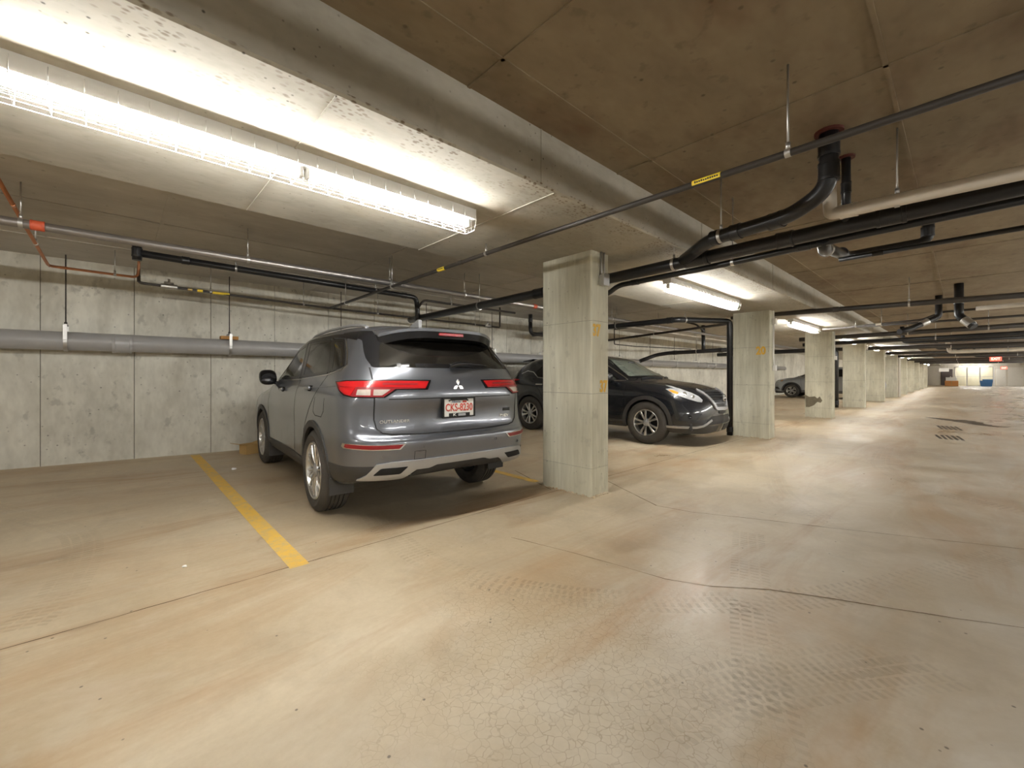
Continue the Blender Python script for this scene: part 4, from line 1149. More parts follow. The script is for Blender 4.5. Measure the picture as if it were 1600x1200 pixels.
def wheel_meshes(R, rim, width, kind):
    """tyre, rim, spoke and hub meshes; axis = x, outer face at x = 0, wheel body towards -x"""
    w = width
    tyre = bmesh.new()
    prof = [(-0.012, rim - 0.012), (-0.004, rim + 0.004), (0.004, rim + 0.02), (0.010, (rim + R) / 2), (0.0, R - 0.035), (-0.016, R - 0.012), (-0.032, R - 0.002)]
    gr = 4
    x0, x1 = -0.032, -w + 0.032
    for k in range(gr):
        c = x0 + (x1 - x0) * (k + 1) / (gr + 1)
        prof += [(c + 0.006, R), (c + 0.0045, R - 0.009), (c - 0.0045, R - 0.009), (c - 0.006, R)]
    prof += [(-w + 0.032, R - 0.002), (-w + 0.016, R - 0.012), (-w, R - 0.035), (-w - 0.008, (rim + R) / 2), (-w + 0.004, rim), (-w + 0.02, rim - 0.02)]
    lathe(tyre, prof, 64, 'x')
    rimb = bmesh.new()
    lathe(rimb, [(-0.006, rim - 0.001), (0.002, rim - 0.008), (-0.004, rim - 0.018), (-0.03, rim - 0.026), (-0.10, rim - 0.04), (-w + 0.02, rim - 0.03)], 56, 'x')
    dish = bmesh.new()
    lathe(dish, [(-0.085, rim - 0.03), (-0.085, 0.06), (-0.07, 0.001)], 40, 'x')
    hub = bmesh.new()
    lathe(hub, [(-0.06, 0.07), (-0.018, 0.062), (-0.010, 0.036), (-0.008, 0.033), (-0.004, 0.028), (-0.003, 0.001)], 28, 'x')
    sp = bmesh.new()
    def bar(r0, r1, w0, w1, a0, a1, d0, d1):
        # spoke bar from radius r0 to r1 with widths and angular skew
        q = []
        for (r, ww, a, d) in ((r0, w0, a0, d0), ((r0 + r1) / 2, (w0 + w1) / 2 * 0.9, (a0 + a1) / 2, (d0 + d1) / 2 + 0.008), (r1, w1, a1, d1)):
            c = Vector((0, math.cos(a) * r, math.sin(a) * r)); tn = Vector((0, -math.sin(a), math.cos(a)))
            q.append([c + tn * ww / 2 + Vector((d - 0.010, 0, 0)), c + tn * ww * 0.30 + Vector((d, 0, 0)), c - tn * ww * 0.30 + Vector((d, 0, 0)), c - tn * ww / 2 + Vector((d - 0.010, 0, 0)), c - tn * ww * 0.4 + Vector((d - 0.035, 0, 0)), c + tn * ww * 0.4 + Vector((d - 0.035, 0, 0))])
        V = [[sp.verts.new(p) for p in ring] for ring in q]
        for i in range(2):
            for k in range(6): sp.faces.new((V[i][k], V[i][(k+1) % 6], V[i+1][(k+1) % 6], V[i+1][k]))
        sp.faces.new(V[0]); sp.faces.new(V[2][::-1])
    if kind == 'multi':
        n = 10
        bar(0.05, rim - 0.014, 0.030, 0.022, -0.10, -0.15, -0.022, -0.012)
        bar(0.05, rim - 0.014, 0.024, 0.020, 0.10, 0.13, -0.030, -0.016)
    else:
        n = 5
        bar(0.05, rim - 0.014, 0.030, 0.048, -0.20, -0.23, -0.020, -0.012)
        bar(0.05, rim - 0.014, 0.030, 0.048, 0.20, 0.23, -0.020, -0.012)
    bmesh.ops.recalc_face_normals(sp, faces=sp.faces[:])
    res = {}
    for nm, bm, m in (('tyre', tyre, M['tyre']), ('rim', rimb, M['alloy']), ('dish', dish, M['alloy_dark']), ('hub', hub, M['satin']), ('spoke', sp, M['alloy'])):
        for f in bm.faces: f.smooth = nm != 'spoke'
        bm.normal_update()
        for e in bm.edges:
            if len(e.link_faces) == 2 and e.calc_face_angle(0) > 0.55: e.smooth = False
        me = bpy.data.meshes.new(nm); bm.to_mesh(me); bm.free(); me.materials.append(m)
        res[nm] = me
    res['n'] = n
    return res

def put_wheel(car, W, x, y, R, side, turn=0.0, phase=0.0):
    """side +1: car's right"""
    rot = (0, 0, 0) if side > 0 else (0, 0, math.pi)
    rot = (rot[0], rot[1], rot[2] + turn)
    ty = inst('tyre', W['tyre'], car, (x * side, y, R), rot)
    rm = inst('rim', W['rim'], car, (x * side, y, R), rot)
    inst('rim_dish', W['dish'], rm); inst('hub_cap', W['hub'], rm)
    for k in range(W['n']):
        inst('spoke', W['spoke'], rm, (0, 0, 0), (2 * math.pi * k / W['n'] + phase, 0, 0))

def mirror_pts(poly): return [(-p[0], p[1]) for p in poly]

class Car:
    def __init__(s, name, label, rows, paint_mat, axles, R, arch, group='parked cars'):
        s.root = thing(name, label, 'car', (0, 0, 0), 0, group)
        s.bm = body_bm(body_grid(rows))
        s.skin = Skin(s.bm)
        s.paint = paint_mat
        s.axles, s.R, s.arch = axles, R, arch
        s.holes = []
    def window(s, name, poly, view, mat, frame=0.035, rnd=0.04, ring_mat=None):
        poly = round_poly(poly, rnd)
        s.holes.append((inset_poly(poly, 0.016), view))
        pane = s.skin.patch(name, poly, view, mat, s.root, 0.0015, 0.003, 0.06)
        inner = inset_poly(poly, frame)
        # printed border: ring strip between outline and inset
        bm = bmesh.new()
        A = [bm.verts.new((p[0], p[1], 0)) for p in poly]; B = [bm.verts.new((p[0], p[1], 0)) for p in inner]
        n = len(A)
        for i in range(n):
            bm.faces.new((A[i], A[(i+1) % n], B[(i+1) % n], B[i]))
        # subdivide the long sides so they follow the body
        bmesh.ops.subdivide_edges(bm, edges=[e for e in bm.edges if (e.verts[0].co - e.verts[1].co).length > 0.12], cuts=7, use_grid_fill=True)
        s.skin._raise('glass_border', bm, view, ring_mat or M['gloss_black'], pane, 0.003, 0.006)
        return pane
    def finish(s, sides=True):
        bm = s.bm
        kill = []
        ay = s.arch
        for f in bm.faces:
            c = f.calc_center_median()
            if abs(c.x) > 0.45:
                for y in s.axles:
                    if math.hypot(c.y - y, c.z - s.R) < ay: kill.append(f); break
                else: pass
            for poly, view in s.holes:
                k = view[0]
                if k == 'side' and (c.x * view[1] < 0.3 or abs(f.normal.x) < 0.25): continue
                if k == 'rear' and f.normal.y > -0.25: continue
                if k == 'front' and (f.normal.y < 0.15 or c.z < 1.0): continue
                idx = (1, 2) if k == 'side' else (0, 2)
                if all(inside((v.co[idx[0]], v.co[idx[1]]), poly) for v in f.verts): kill.append(f); break
        bmesh.ops.delete(bm, geom=list(set(kill)), context='FACES')
        lin = bm.copy()
        lin.normal_update()
        off = {v.index: v.normal.copy() for v in lin.verts}
        for v in lin.verts: v.co -= off[v.index] * 0.022
        bmesh.ops.reverse_faces(lin, faces=lin.faces[:])
        from_bm('interior_lining', lin, M['interior'], s.root, True)
        s.body = from_bm('body_shell', bm, s.paint, s.root, True)
        # wheel wells
        for y in s.axles:
            for sd in (-1, 1):
                w = bmesh.new()
                n = 18; r = s.arch + 0.004
                ring = [(math.cos(math.pi * (k / n * 1.02 - 0.01)) * r + y, math.sin(math.pi * (k / n * 1.02 - 0.01)) * r + s.R) for k in range(n + 1)]
                a = [w.verts.new((sd * 0.50, p[0], p[1])) for p in ring]; b = [w.verts.new((sd * 0.895, p[0], p[1])) for p in ring]
                for k in range(n): w.faces.new((a[k], a[k+1], b[k+1], b[k]))
                w.faces.new(a)
                from_bm('wheel_well', w, M['black'], s.root)
    def arches(s, width, mat, off=0.010, a0=-14, a1=194):
        for y in s.axles:
            for sd in (-1, 1):
                r = s.arch + width / 2 - 0.012
                pts = [(y + math.cos(math.radians(a)) * r, s.R + math.sin(math.radians(a)) * r) for a in range(a0, a1 + 1, 6)]
                s.skin.ribbon('arch_trim', pts, width, ('side', sd), mat, s.root, off, 0.03, 0.04)
    def cabin(s, yd, ys, zf, zt, w=0.70):
        t = s.root
        new_box('cabin_floor', (-w, ys[-1] - 0.5, zf - 0.05), (w, yd + 0.25, zf), M['interior'], t)
        from_bm('dashboard', box(bmesh.new(), (-w, yd, zf), (w, yd + 0.35, zt - 0.55), 0.08, 3), M['interior'], t)
        for y in ys:
            for x in (-0.37, 0.37):
                bm = bmesh.new()
                box(bm, (x - 0.24, y - 0.05, zf), (x + 0.24, y + 0.48, zf + 0.30), 0.06, 2)
                bk = box(bmesh.new(), (x - 0.24, -0.07, 0), (x + 0.24, 0.07, 0.62), 0.06, 2)
                bmesh.ops.rotate(bk, verts=bk.verts[:], cent=(0, 0, 0), matrix=Matrix.Rotation(math.radians(14), 3, 'X'))
                bmesh.ops.translate(bk, verts=bk.verts[:], vec=(0, y, zf + 0.22))
                hd = box(bmesh.new(), (x - 0.13, y - 0.27, zf + 0.84), (x + 0.13, y - 0.15, zf + 1.02), 0.05, 2)
                st = from_bm('car_seat', bm, M['seat'], t)
                from_bm('seat_back', bk, M['seat'], st); from_bm('headrest', hd, M['seat'], st)
        bm = bmesh.new()
        pts = [(-0.37 + 0.18 * math.cos(a * math.pi / 10), yd - 0.12 + 0.06 * math.sin(a * math.pi / 10), zt - 0.60 + 0.17 * math.sin(a * math.pi / 10)) for a in range(21)]
        tube(bm, pts, 0.014, 8, False)
        from_bm('steering_wheel', bm, M['black'], t)

def flat_text(car, name, body, x, z, width, height, mat, view='rear', off=0.004, depth=0.003, parent=None, bold=0.0, y=None):
    me = text_mesh(body, 0.1, depth, 1.0, bold)
    xs = [v.co.x for v in me.vertices]; ys = [v.co.y for v in me.vertices]
    cx, cy = (max(xs) + min(xs)) / 2, (max(ys) + min(ys)) / 2
    me.transform(Matrix.Diagonal((width / (max(xs) - min(xs)), height / (max(ys) - min(ys)), 1, 1)) @ Matrix.Translation((-cx, -cy, 0)))
    p, n = car.skin.cast((view,), x, z)
    o = link(name, me, mat, parent or car.root)
    if view == 'rear':
        o.location = (x, (p.y if y is None else y) - off, z)
        o.rotation_euler = (math.pi / 2 - math.asin(max(-1, min(1, n.z))) * (1 if y is None else 0), 0, math.atan2(n.x, -n.y) if y is None else 0)
    else:
        o.location = (x, p.y + off, z); o.rotation_euler = (math.pi / 2, 0, math.pi)
    return o

# ------------------------------------------------------------------ grey SUV, seen from behind
def build_grey_suv():
    rows = [
     [(0,-2.20,.42),(.40,-2.20,.41),(.66,-2.14,.39),(.80,-2.0,.36),(.84,-1.80,.33),(.84,-1.35,.28),(.82,-.6,.26),(.82,.25,.26),(.82,.95,.26),(.82,1.4,.26),(.78,1.98,.25),(.5,2.22,.24),(0,2.27,.24)],
     [(0,-2.33,.45),(.42,-2.32,.445),(.70,-2.25,.44),(.855,-2.07,.43),(.89,-1.82,.41),(.90,-1.35,.38),(.885,-.6,.34),(.885,.25,.34),(.89,.95,.34),(.90,1.4,.36),(.84,2.04,.38),(.55,2.29,.38),(0,2.34,.38)],
     [(0,-2.37,.58),(.42,-2.355,.58),(.72,-2.28,.58),(.88,-2.10,.58),(.91,-1.85,.59),(.92,-1.35,.60),(.90,-.6,.58),(.90,.25,.58),(.905,.95,.58),(.92,1.4,.60),(.86,2.07,.60),(.56,2.32,.60),(0,2.37,.6)],
     [(0,-2.38,.715),(.42,-2.365,.715),(.73,-2.285,.72),(.885,-2.10,.73),(.915,-1.85,.75),(.925,-1.35,.77),(.905,-.6,.76),(.905,.25,.76),(.91,.95,.78),(.925,1.4,.8),(.86,2.06,.78),(.55,2.30,.78),(0,2.36,.78)],
     [(0,-2.33,.75),(.42,-2.318,.75),(.72,-2.245,.76),(.88,-2.09,.80),(.915,-1.85,.84),(.924,-1.35,.86),(.908,-.6,.84),(.908,.25,.84),(.912,.95,.86),(.92,1.4,.87),(.855,2.04,.85),(.53,2.27,.85),(0,2.33,.86)],
     [(0,-2.30,.90),(.42,-2.292,.90),(.715,-2.225,.90),(.88,-2.07,.92),(.913,-1.85,.94),(.92,-1.35,.95),(.905,-.6,.93),(.905,.25,.92),(.905,.95,.93),(.91,1.4,.93),(.84,2.0,.90),(.5,2.22,.90),(0,2.29,.92)],
     [(0,-2.335,1.04),(.42,-2.32,1.04),(.715,-2.235,1.045),(.875,-2.05,1.05),(.905,-1.85,1.05),(.905,-1.35,1.05),(.895,-.6,1.03),(.893,.25,1.02),(.89,.95,1.02),(.89,1.4,.985),(.80,1.93,.945),(.47,2.13,.945),(0,2.2,.96)],
     [(0,-2.31,1.16),(.42,-2.295,1.16),(.70,-2.205,1.16),(.845,-2.01,1.16),(.87,-1.85,1.155),(.872,-1.35,1.14),(.872,-.6,1.11),(.87,.25,1.095),(.86,.95,1.08),(.80,1.4,1.04),(.7,1.8,1.01),(.40,1.95,1.02),(0,2.0,1.03)],
     [(0,-2.25,1.28),(.42,-2.235,1.28),(.675,-2.14,1.28),(.795,-1.96,1.28),(.82,-1.82,1.265),(.84,-1.35,1.215),(.848,-.6,1.165),(.845,.25,1.145),(.825,.85,1.13),(.74,1.15,1.11),(.55,1.35,1.10),(.3,1.45,1.105),(0,1.48,1.11)],
     [(0,-2.15,1.42),(.40,-2.135,1.42),(.61,-2.05,1.42),(.715,-1.9,1.42),(.74,-1.75,1.42),(.76,-1.35,1.41),(.77,-.6,1.39),(.765,.15,1.37),(.74,.55,1.345),(.66,.8,1.325),(.5,.93,1.32),(.28,1.0,1.33),(0,1.02,1.335)],
     [(0,-2.02,1.57),(.36,-2.005,1.57),(.56,-1.93,1.57),(.645,-1.8,1.57),(.665,-1.65,1.58),(.68,-1.3,1.595),(.685,-.6,1.605),(.68,0,1.59),(.655,.2,1.575),(.58,.4,1.57),(.44,.47,1.575),(.25,.51,1.58),(0,.52,1.585)],
     [(0,-1.94,1.64),(.33,-1.925,1.64),(.50,-1.86,1.638),(.575,-1.75,1.635),(.59,-1.6,1.645),(.60,-1.25,1.665),(.605,-.6,1.672),(.60,-.05,1.66),(.56,.08,1.648),(.5,.22,1.64),(.38,.29,1.64),(.22,.32,1.645),(0,.33,1.645)],
     [(0,-1.6,1.69),(.2,-1.58,1.69),(.3,-1.5,1.69),(.34,-1.4,1.695),(.35,-1.3,1.70),(.36,-1.0,1.71),(.37,-.6,1.715),(.36,-.2,1.705),(.34,-.1,1.70),(.3,0,1.695),(.22,.03,1.693),(.12,.05,1.693),(0,.06,1.693)],
     [(0,y,z) for y,z in ((-1.3,1.705),(-1.28,1.706),(-1.2,1.71),(-1.1,1.715),(-1.0,1.72),(-.8,1.725),(-.6,1.727),(-.4,1.726),(-.35,1.725),(-.3,1.723),(-.25,1.721),(-.2,1.72),(-.2,1.72))]]
    c = Car('parked_suv', 'grey metallic SUV parked nose-in, its tailgate facing the camera', rows, M['paint_grey'], (-1.353, 1.353), 0.369, 0.405)
    t, S = c.root, c.skin
    # glass
    c.window('rear_window', [(-.69,1.285),(-.665,1.36),(-.565,1.56),(.565,1.56),(.665,1.36),(.69,1.285)], ('rear',), M['glass_dark'], 0.035, 0.05)
    c.window('windscreen', [(-.70,1.15),(.70,1.15),(.50,1.60),(-.50,1.60)], ('front',), M['glass_green'], 0.04)
    for sd in (-1, 1):
        v = ('side', sd)
        c.window('front_door_window', [(.84,1.165),(.10,1.535),(-.26,1.582),(-.50,1.19)], v, M['glass_green'], 0.03, 0.03)
        c.window('rear_door_window', [(-.60,1.197),(-.37,1.582),(-1.13,1.575),(-1.50,1.238)], v, M['glass_dark'], 0.028, 0.03)
        c.window('quarter_window', [(-1.57,1.245),(-1.21,1.572),(-1.52,1.555),(-1.86,1.30)], v, M['glass_dark'], 0.028, 0.03)
        S.ribbon('pillar_trim', [(-.555,1.19),(-.32,1.585)], 0.085, v, M['gloss_black'], t, 0.0025, 0.006)
        S.ribbon('pillar_trim', [(-1.535,1.24),(-1.17,1.578)], 0.05, v, M['gloss_black'], t, 0.0025, 0.006)
        S.ribbon('window_moulding', [(.86,1.152),(-.5,1.18),(-1.5,1.226),(-1.80,1.262),(-1.85,1.275)], 0.008, v, M['chrome'], t, 0.006, 0.010)
        S.ribbon('window_moulding', [(-1.83,1.262),(-1.90,1.31),(-1.57,1.55)], 0.016, v, M['chrome'], t, 0.0065, 0.010)
        S.ribbon('roof_moulding', [(.87,1.16),(.10,1.555),(-.3,1.603),(-1.2,1.597),(-1.55,1.575),(-1.80,1.54)], 0.035, v, M['gloss_black'], t, 0.004, 0.008)
        S.patch('roof_side_trim', [(-1.40,1.585),(-1.50,1.558),(-1.80,1.540),(-1.80,1.605),(-1.60,1.612),(-1.40,1.612)], v, M['gloss_black'], t, 0.0032, 0.007, 0.04)
        # shut lines
        for pts in ([(-.56,1.17),(-.55,.9),(-.52,.42)], [(-1.52,1.23),(-1.30,1.0),(-.98,.70),(-.93,.42)], [(.86,1.15),(.93,.9),(.90,.42)], [(-.93,.42),(.90,.42)]):
            S.ribbon('shut_line', pts, 0.007, v, M['seam'], t, 0.0012, 0.003)
        fl = [(-1.38,1.03),(-1.36,.90),(-1.43,.87),(-1.62,.87),(-1.68,.92),(-1.68,1.03)]
        if sd < 0: S.ribbon('filler_flap_line', fl, 0.006, v, M['seam'], t, 0.0012, 0.003)
        S.ribbon('rear_wing_crease', [(-1.0,1.10),(-1.5,1.12),(-1.9,1.14)], 0.008, v, M['paint_grey'], t, 0.004, 0.012)
        # sill cladding, arches
        S.patch('sill_cladding', [(-.97,.30),(.97,.30),(.97,.40),(.4,.43),(-.5,.43),(-.97,.40)], v, M['trim'], t, 0.006, 0.012, 0.12)
        # door handles
        for y, z in ((-1.09, 1.105), (.13, 1.065)):
            p, n = S.cast(v, y, z)
            h = from_bm('door_handle', box(bmesh.new(), (p.x - 0.012, y - 0.10, z - 0.016), (p.x + 0.012, y + 0.10, z + 0.016), 0.010, 2), M['paint_grey'], t)
            h.location.x = sd * 0.028
            q = S.patch('handle_recess', round_poly([(y-.075,z-.032),(y+.055,z-.032),(y+.055,z+.022),(y-.075,z+.022)], .02), v, M['seam'], h, 0.0012, 0.003, 0.1)
            q.location.x = -sd * 0.028
        # mirror
        bm = bmesh.new()
        bmesh.ops.create_uvsphere(bm, u_segments=20, v_segments=12, radius=1.0)
        for q in bm.verts:
            q.co = Vector((math.copysign(abs(q.co.x) ** 0.7, q.co.x) * 0.100, math.copysign(abs(q.co.y) ** 0.8, q.co.y) * 0.085, math.copysign(abs(q.co.z) ** 0.75, q.co.z) * 0.098))
            q.co.y += 0.03 * (q.co.z / 0.08)
        mr = from_bm('wing_mirror', bm, M['gloss_black'], t, True); mr.location = (sd * 0.935, 0.80, 1.20)
        from_bm('mirror_arm', box(bmesh.new(), (-0.06, -0.035, -0.02), (0.06, 0.035, 0.02), 0.012, 2), M['gloss_black'], mr).location = (-sd * 0.10, 0.0, -0.07)
        from_bm('mirror_glass', lathe(bmesh.new(), [(-0.080, 0.001), (-0.082, 0.055), (-0.075, 0.062)], 20, 'y'), M['gloss_black'], mr).scale = (1.4, 1, 0.9)
        # roof rail
        ys = [-1.72, -1.66, -1.5, -1.2, -.8, -.4, 0.0, .12, .16]
        pts = []
        for i, y in enumerate(ys):
            p, n = S.cast(('top',), sd * 0.565, y)
            pts.append((p.x, y, p.z + (0.0 if i in (0, len(ys) - 1) else 0.014 if i in (1, len(ys) - 2) else 0.022)))
        from_bm('roof_rail', tube(bmesh.new(), crom(pts, [4] * (len(pts) - 1)), 0.014, 10), M['satin'], t)
    # arch trim and lower cladding
    c.arches(0.060, M['trim'])
    def ang(x, y): return math.degrees(math.atan2(y + 1.75, x - 0.35))
    for sd in (-1, 1):
        v = ('cyl', sd * 0.35, -1.75)
        A = (lambda a: a) if sd > 0 else (lambda a: -180 - a)
        def P(pts): return [(A(a), z) for a, z in pts]
        outline = P([(-100.5,1.183),(-75,1.186),(-53,1.186),(-30,1.183),(-10,1.170),(-20,1.12),(-30,1.066),(-38,1.050),(-62,1.047),(-71,1.108),(-96,1.106)])
        hous = S.patch('tail_lamp', outline, v, M['gloss_black'], t, 0.006, 0.014, 0.03)
        S.patch('inner_lens', P([(-97,1.174),(-75,1.177),(-53,1.177),(-30,1.174),(-14,1.164),(-22,1.118),(-31,1.072),(-38,1.057),(-61,1.054),(-69.5,1.114),(-94,1.113)]), v, M['lamp_deep'], hous, 0.0095, 0.008, 0.03)
        S.patch('red_lens', P([(-98,1.172),(-75,1.175),(-53,1.175),(-31,1.173),(-16,1.163),(-23,1.135),(-33,1.128),(-52,1.128),(-72,1.128),(-94,1.117)]), v, M['lamp_red'], hous, 0.012, 0.008, 0.03)
        S.patch('red_lens', P([(-24,1.126),(-32,1.074),(-37,1.064),(-40,1.126)]), v, M['lamp_red'], hous, 0.012, 0.008, 0.03)
        S.patch('clear_lens', P([(-42,1.110),(-41.5,1.068),(-52,1.066),(-52,1.110)]), v, M['lamp_clear'], hous, 0.011, 0.008, 0.03)
        S.patch('clear_lens', P([(-54,1.110),(-54,1.066),(-60,1.066),(-66,1.110)]), v, M['lamp_clear'], hous, 0.011, 0.008, 0.03)
        S.ribbon('light_bar', P([(-88,1.150),(-60,1.152)]), 0.012, v, M['lamp_deep'], hous, 0.0135, 0.004)
        # bumper cladding, reflectors
        S.patch('bumper_cladding', P([(-4,.36),(-4,.515),(-25,.520),(-58,.53),(-92,.53),(-92,.425),(-58,.40),(-30,.375)]), v, M['trim'], t, 0.005, 0.010, 0.04)
        rf = S.patch('reflector_bezel', P([(-77,.692),(-55,.694),(-32,.703),(-31,.678),(-33,.664),(-55,.654),(-73,.650)]), v, M['chrome'], t, 0.004, 0.010, 0.03)
        S.patch('reflector', P([(-75,.687),(-55,.690),(-35,.698),(-34,.675),(-36,.669),(-55,.660),(-72,.657)]), v, M['lamp_deep'], rf, 0.007, 0.006, 0.03)
        # black rear pillar between side panel and glass
        S.patch('rear_pillar_trim', P([(-50,1.290),(-56,1.288),(-53,1.42),(-48,1.575),(-30,1.600),(-14,1.605),(0,1.605),(0,1.540),(-14,1.530),(-21,1.515),(-25,1.49),(-40,1.36)]), v, M['gloss_black'], t, 0.003, 0.007, 0.03)
        mf = from_bm('mud_flap', box(bmesh.new(), (0.70, -1.79, 0.225), (0.905, -1.775, 0.44), 0.008, 2), M['trim'], t)
        mf.scale.x = sd
        mf2 = from_bm('mud_flap', box(bmesh.new(), (0.66, 0.955, 0.15), (0.895, 0.975, 0.36), 0.008, 2), M['trim'], t); mf2.scale.x = sd
        for x in (0.36, 0.66):
            p, n = S.cast(('rear',), sd * x, .655 if x < .5 else .60)
            from_bm('parking_sensor', lathe(bmesh.new(), [(-0.004, 0.013), (0.003, 0.012), (0.004, 0.001)], 16, 'y'), M['paint_grey'], t).location = (p.x, p.y - 0.001, p.z)
    # tailgate shut line and creases
    gate = [(-.692,1.285),(-.697,1.15),(-.70,1.0),(-.70,.88),(-.685,.81),(-.645,.775),(-.58,.762),(-.3,.752),(0,.750),(.3,.752),(.58,.762),(.645,.775),(.685,.81),(.70,.88),(.70,1.0),(.697,1.15),(.692,1.285)]
    S.ribbon('tailgate_gap', gate, 0.010, ('rear',), M['seam'], t, 0.002, 0.004)
    S.ribbon('tailgate_crease', [(-.60,1.036),(.60,1.036)], 0.007, ('rear',), M['seam'], t, 0.0015, 0.003)
    new_box('tailgate_handle', (-.10, -2.338, 1.012), (.10, -2.30, 1.030), M['gloss_black'], t, 0.006)
    S.ribbon('tow_cover_line', [(-.42,.625),(-.33,.625),(-.33,.56),(-.42,.56)], 0.004, ('rear',), M['seam'], t, 0.001, 0.002, closed=True)
    # silver skid garnish and diffuser
    sk = S.patch('skid_garnish', [(-.80,.428),(-.755,.465),(-.70,.545),(-.60,.556),(.60,.556),(.70,.545),(.755,.465),(.80,.428),(.50,.428),(.40,.485),(.30,.485),(.23,.503),(-.23,.503),(-.30,.485),(-.40,.485),(-.50,.428)], ('rear',), M['satin'], t, 0.022, 0.03, 0.04)
    for sd in (-1, 1):
        S.patch('garnish_insert', round_poly([(sd*x, z) for x, z in ((.715,.468),(.67,.516),(.47,.516),(.53,.466))], .012), ('rear',), M['seam'], sk, 0.0235, 0.008, 0.05)
    S.patch('diffuser', [(-.45,.432),(-.38,.49),(-.30,.482),(-.22,.50),(.22,.50),(.30,.482),(.38,.49),(.45,.432)], ('rear',), M['black'], t, 0.012, 0.03, 0.05)
    new_box('underbody', (-.78, -1.85, 0.43), (.78, 2.1, 0.48), M['black'], t, 0.02)
    # spoiler with brake light
    def spoiler(name, top):
        bm = bmesh.new(); n = 28; rows_ = []
        for i in range(n + 1):
            u = -1 + 2 * i / n; x = 0.575 * u; a = abs(u)
            tip = -2.225 + 0.22 * a ** 3.5; zt = 1.622 - 0.055 * a ** 4
            zr = 1.664 - 0.055 * a ** 3; yr = -1.80 + 0.02 * a
            if top: pr = [(yr, zr), (-1.93 + .03*a, zr - 0.004), (-2.08 + .12*a**3.5, zr - 0.020), (tip, zt), (tip + 0.003, zt - 0.024), (-2.06 + .10*a**3, zr - 0.044), (yr, zr - 0.02)]
            else: pr = [(yr, zr - 0.022), (-2.06 + .10*a**3, zr - 0.046), (tip + 0.006, zt - 0.025), (tip + 0.020, zt - 0.080 - 0.02 * a ** 4), (tip + 0.06, zt - 0.098 - 0.03 * a ** 4), (-2.03 + .06 * a ** 4, 1.522 - 0.02 * a ** 4), (yr, 1.56)]
            rows_.append([bm.verts.new((x, y, z)) for y, z in pr])
        m = len(rows_[0])
        for i in range(n):
            for k in range(m): bm.faces.new((rows_[i][k], rows_[i][(k+1) % m], rows_[i+1][(k+1) % m], rows_[i+1][k]))
        bm.faces.new(rows_[0]); bm.faces.new(rows_[-1][::-1])
        bmesh.ops.recalc_face_normals(bm, faces=bm.faces[:])
        return from_bm(name, bm, M['paint_grey'] if top else M['gloss_black'], t, angle=0.6)
    spoiler('spoiler_top', True); sp = spoiler('spoiler', False)
    new_box('brake_light', (-.125, -2.219, 1.562), (.125, -2.19, 1.593), M['lamp_deep'], sp, 0.006)
    # antenna fin
    bm = bmesh.new(); prism(bm, [(-1.62,1.69),(-1.36,1.70),(-1.50,1.745),(-1.60,1.775),(-1.615,1.77)], -0.018, 0.018, 'x')
    from_bm('antenna_fin', bm, M['satin'], t)
    # wiper
    bm = bmesh.new()
    wp = [(-.06,-2.285,1.300),(.0,-2.285,1.318),(.12,-2.275,1.325),(.34,-2.262,1.312)]
    tube(bm, crom(wp, [4, 5, 6]), [0.022] * 4 + [0.020] * 5 + [0.016 - 0.002 * i for i in range(6)] + [0.004], 10)
    from_bm('rear_wiper', bm, M['gloss_black'], t)
    # emblem, lettering, plate
    p, n = S.cast(('rear',), 0, 1.135)
    em = bmesh.new(); Lr = 0.058
    for a in (90, 210, 330):
        d = Vector((math.cos(math.radians(a)), math.sin(math.radians(a)))); q = Vector((-d.y, d.x))
        prism(em, [tuple(v) for v in (d * 0.002, d * Lr / 2 + q * Lr * 0.285, d * Lr, d * Lr / 2 - q * Lr * 0.285)], -0.006, 0.0, 'y')
    o = from_bm('emblem', em, M['chrome'], t); o.location = (0, p.y - 0.003, 1.135); o.rotation_euler = (-0.12, 0, 0); o['label'] = 'chrome three-diamond emblem'
    flat_text(c, 'model_lettering', 'OUTLANDER', -.55, .862, .235, .024, M['chrome'], bold=0.001)
    flat_text(c, 'model_lettering', 'PHEV', .53, .85, .115, .026, M['chrome'], bold=0.001)
    fr = bmesh.new()
    box(fr, (-.045, -.003, -.014), (.045, .003, .014))
    o = from_bm('badge', fr, M['gloss_black'], t); q, n = S.cast(('rear',), .56, .905); o.location = (.56, q.y - 0.003, .905); o.rotation_euler = (0, 0, .12)
    pl = from_bm('number_plate', box(bmesh.new(), (-.152, -.004, -.0775), (.152, .004, .0775), 0.002), M['plate_white'], t)
    pl.location = (0, -2.336, .952)
    f = bmesh.new()
    for lo, hi in (((-.162,-.010,-.087),(-.146,.006,.087)), ((.146,-.010,-.087),(.162,.006,.087)), ((-.146,-.010,.071),(.146,.006,.087)), ((-.146,-.010,-.087),(.146,.006,-.076)), ((-.10,-.010,-.077),(.105,.004,-.048)), ((-.085,-.010,.058),(.08,.004,.072))): box(f, lo, hi)
    from_bm('plate_frame', f, M['gloss_black'], pl)
    def on_plate(nm, body, x, z, w, hh, m, off=0.0055, bold=0.0):
        o = flat_text(c, nm, body, x, z, w, hh, m, 'rear', 0.0, 0.0008, pl, bold, y=0.0); o.location = (x, -off, z)
    on_plate('plate_number', 'CKS-8230', 0.002, 0.0, .268, .066, M['plate_red'], bold=0.002)
    on_plate('plate_province', 'Alberta', -.03, .049, .085, .020, M['plate_blue'])
    new_box('plate_rose', (.035, -.0055, .038), (.075, -.004, .056), M['plate_red'], pl)
    on_plate('dealer_lettering', 'K', -.045, -.062, .03, .022, M['plate_white'], 0.0108)
    new_box('dealer_print', (-.012, -.0112, -.073), (.062, -.0098, -.053), M['satin'], pl)
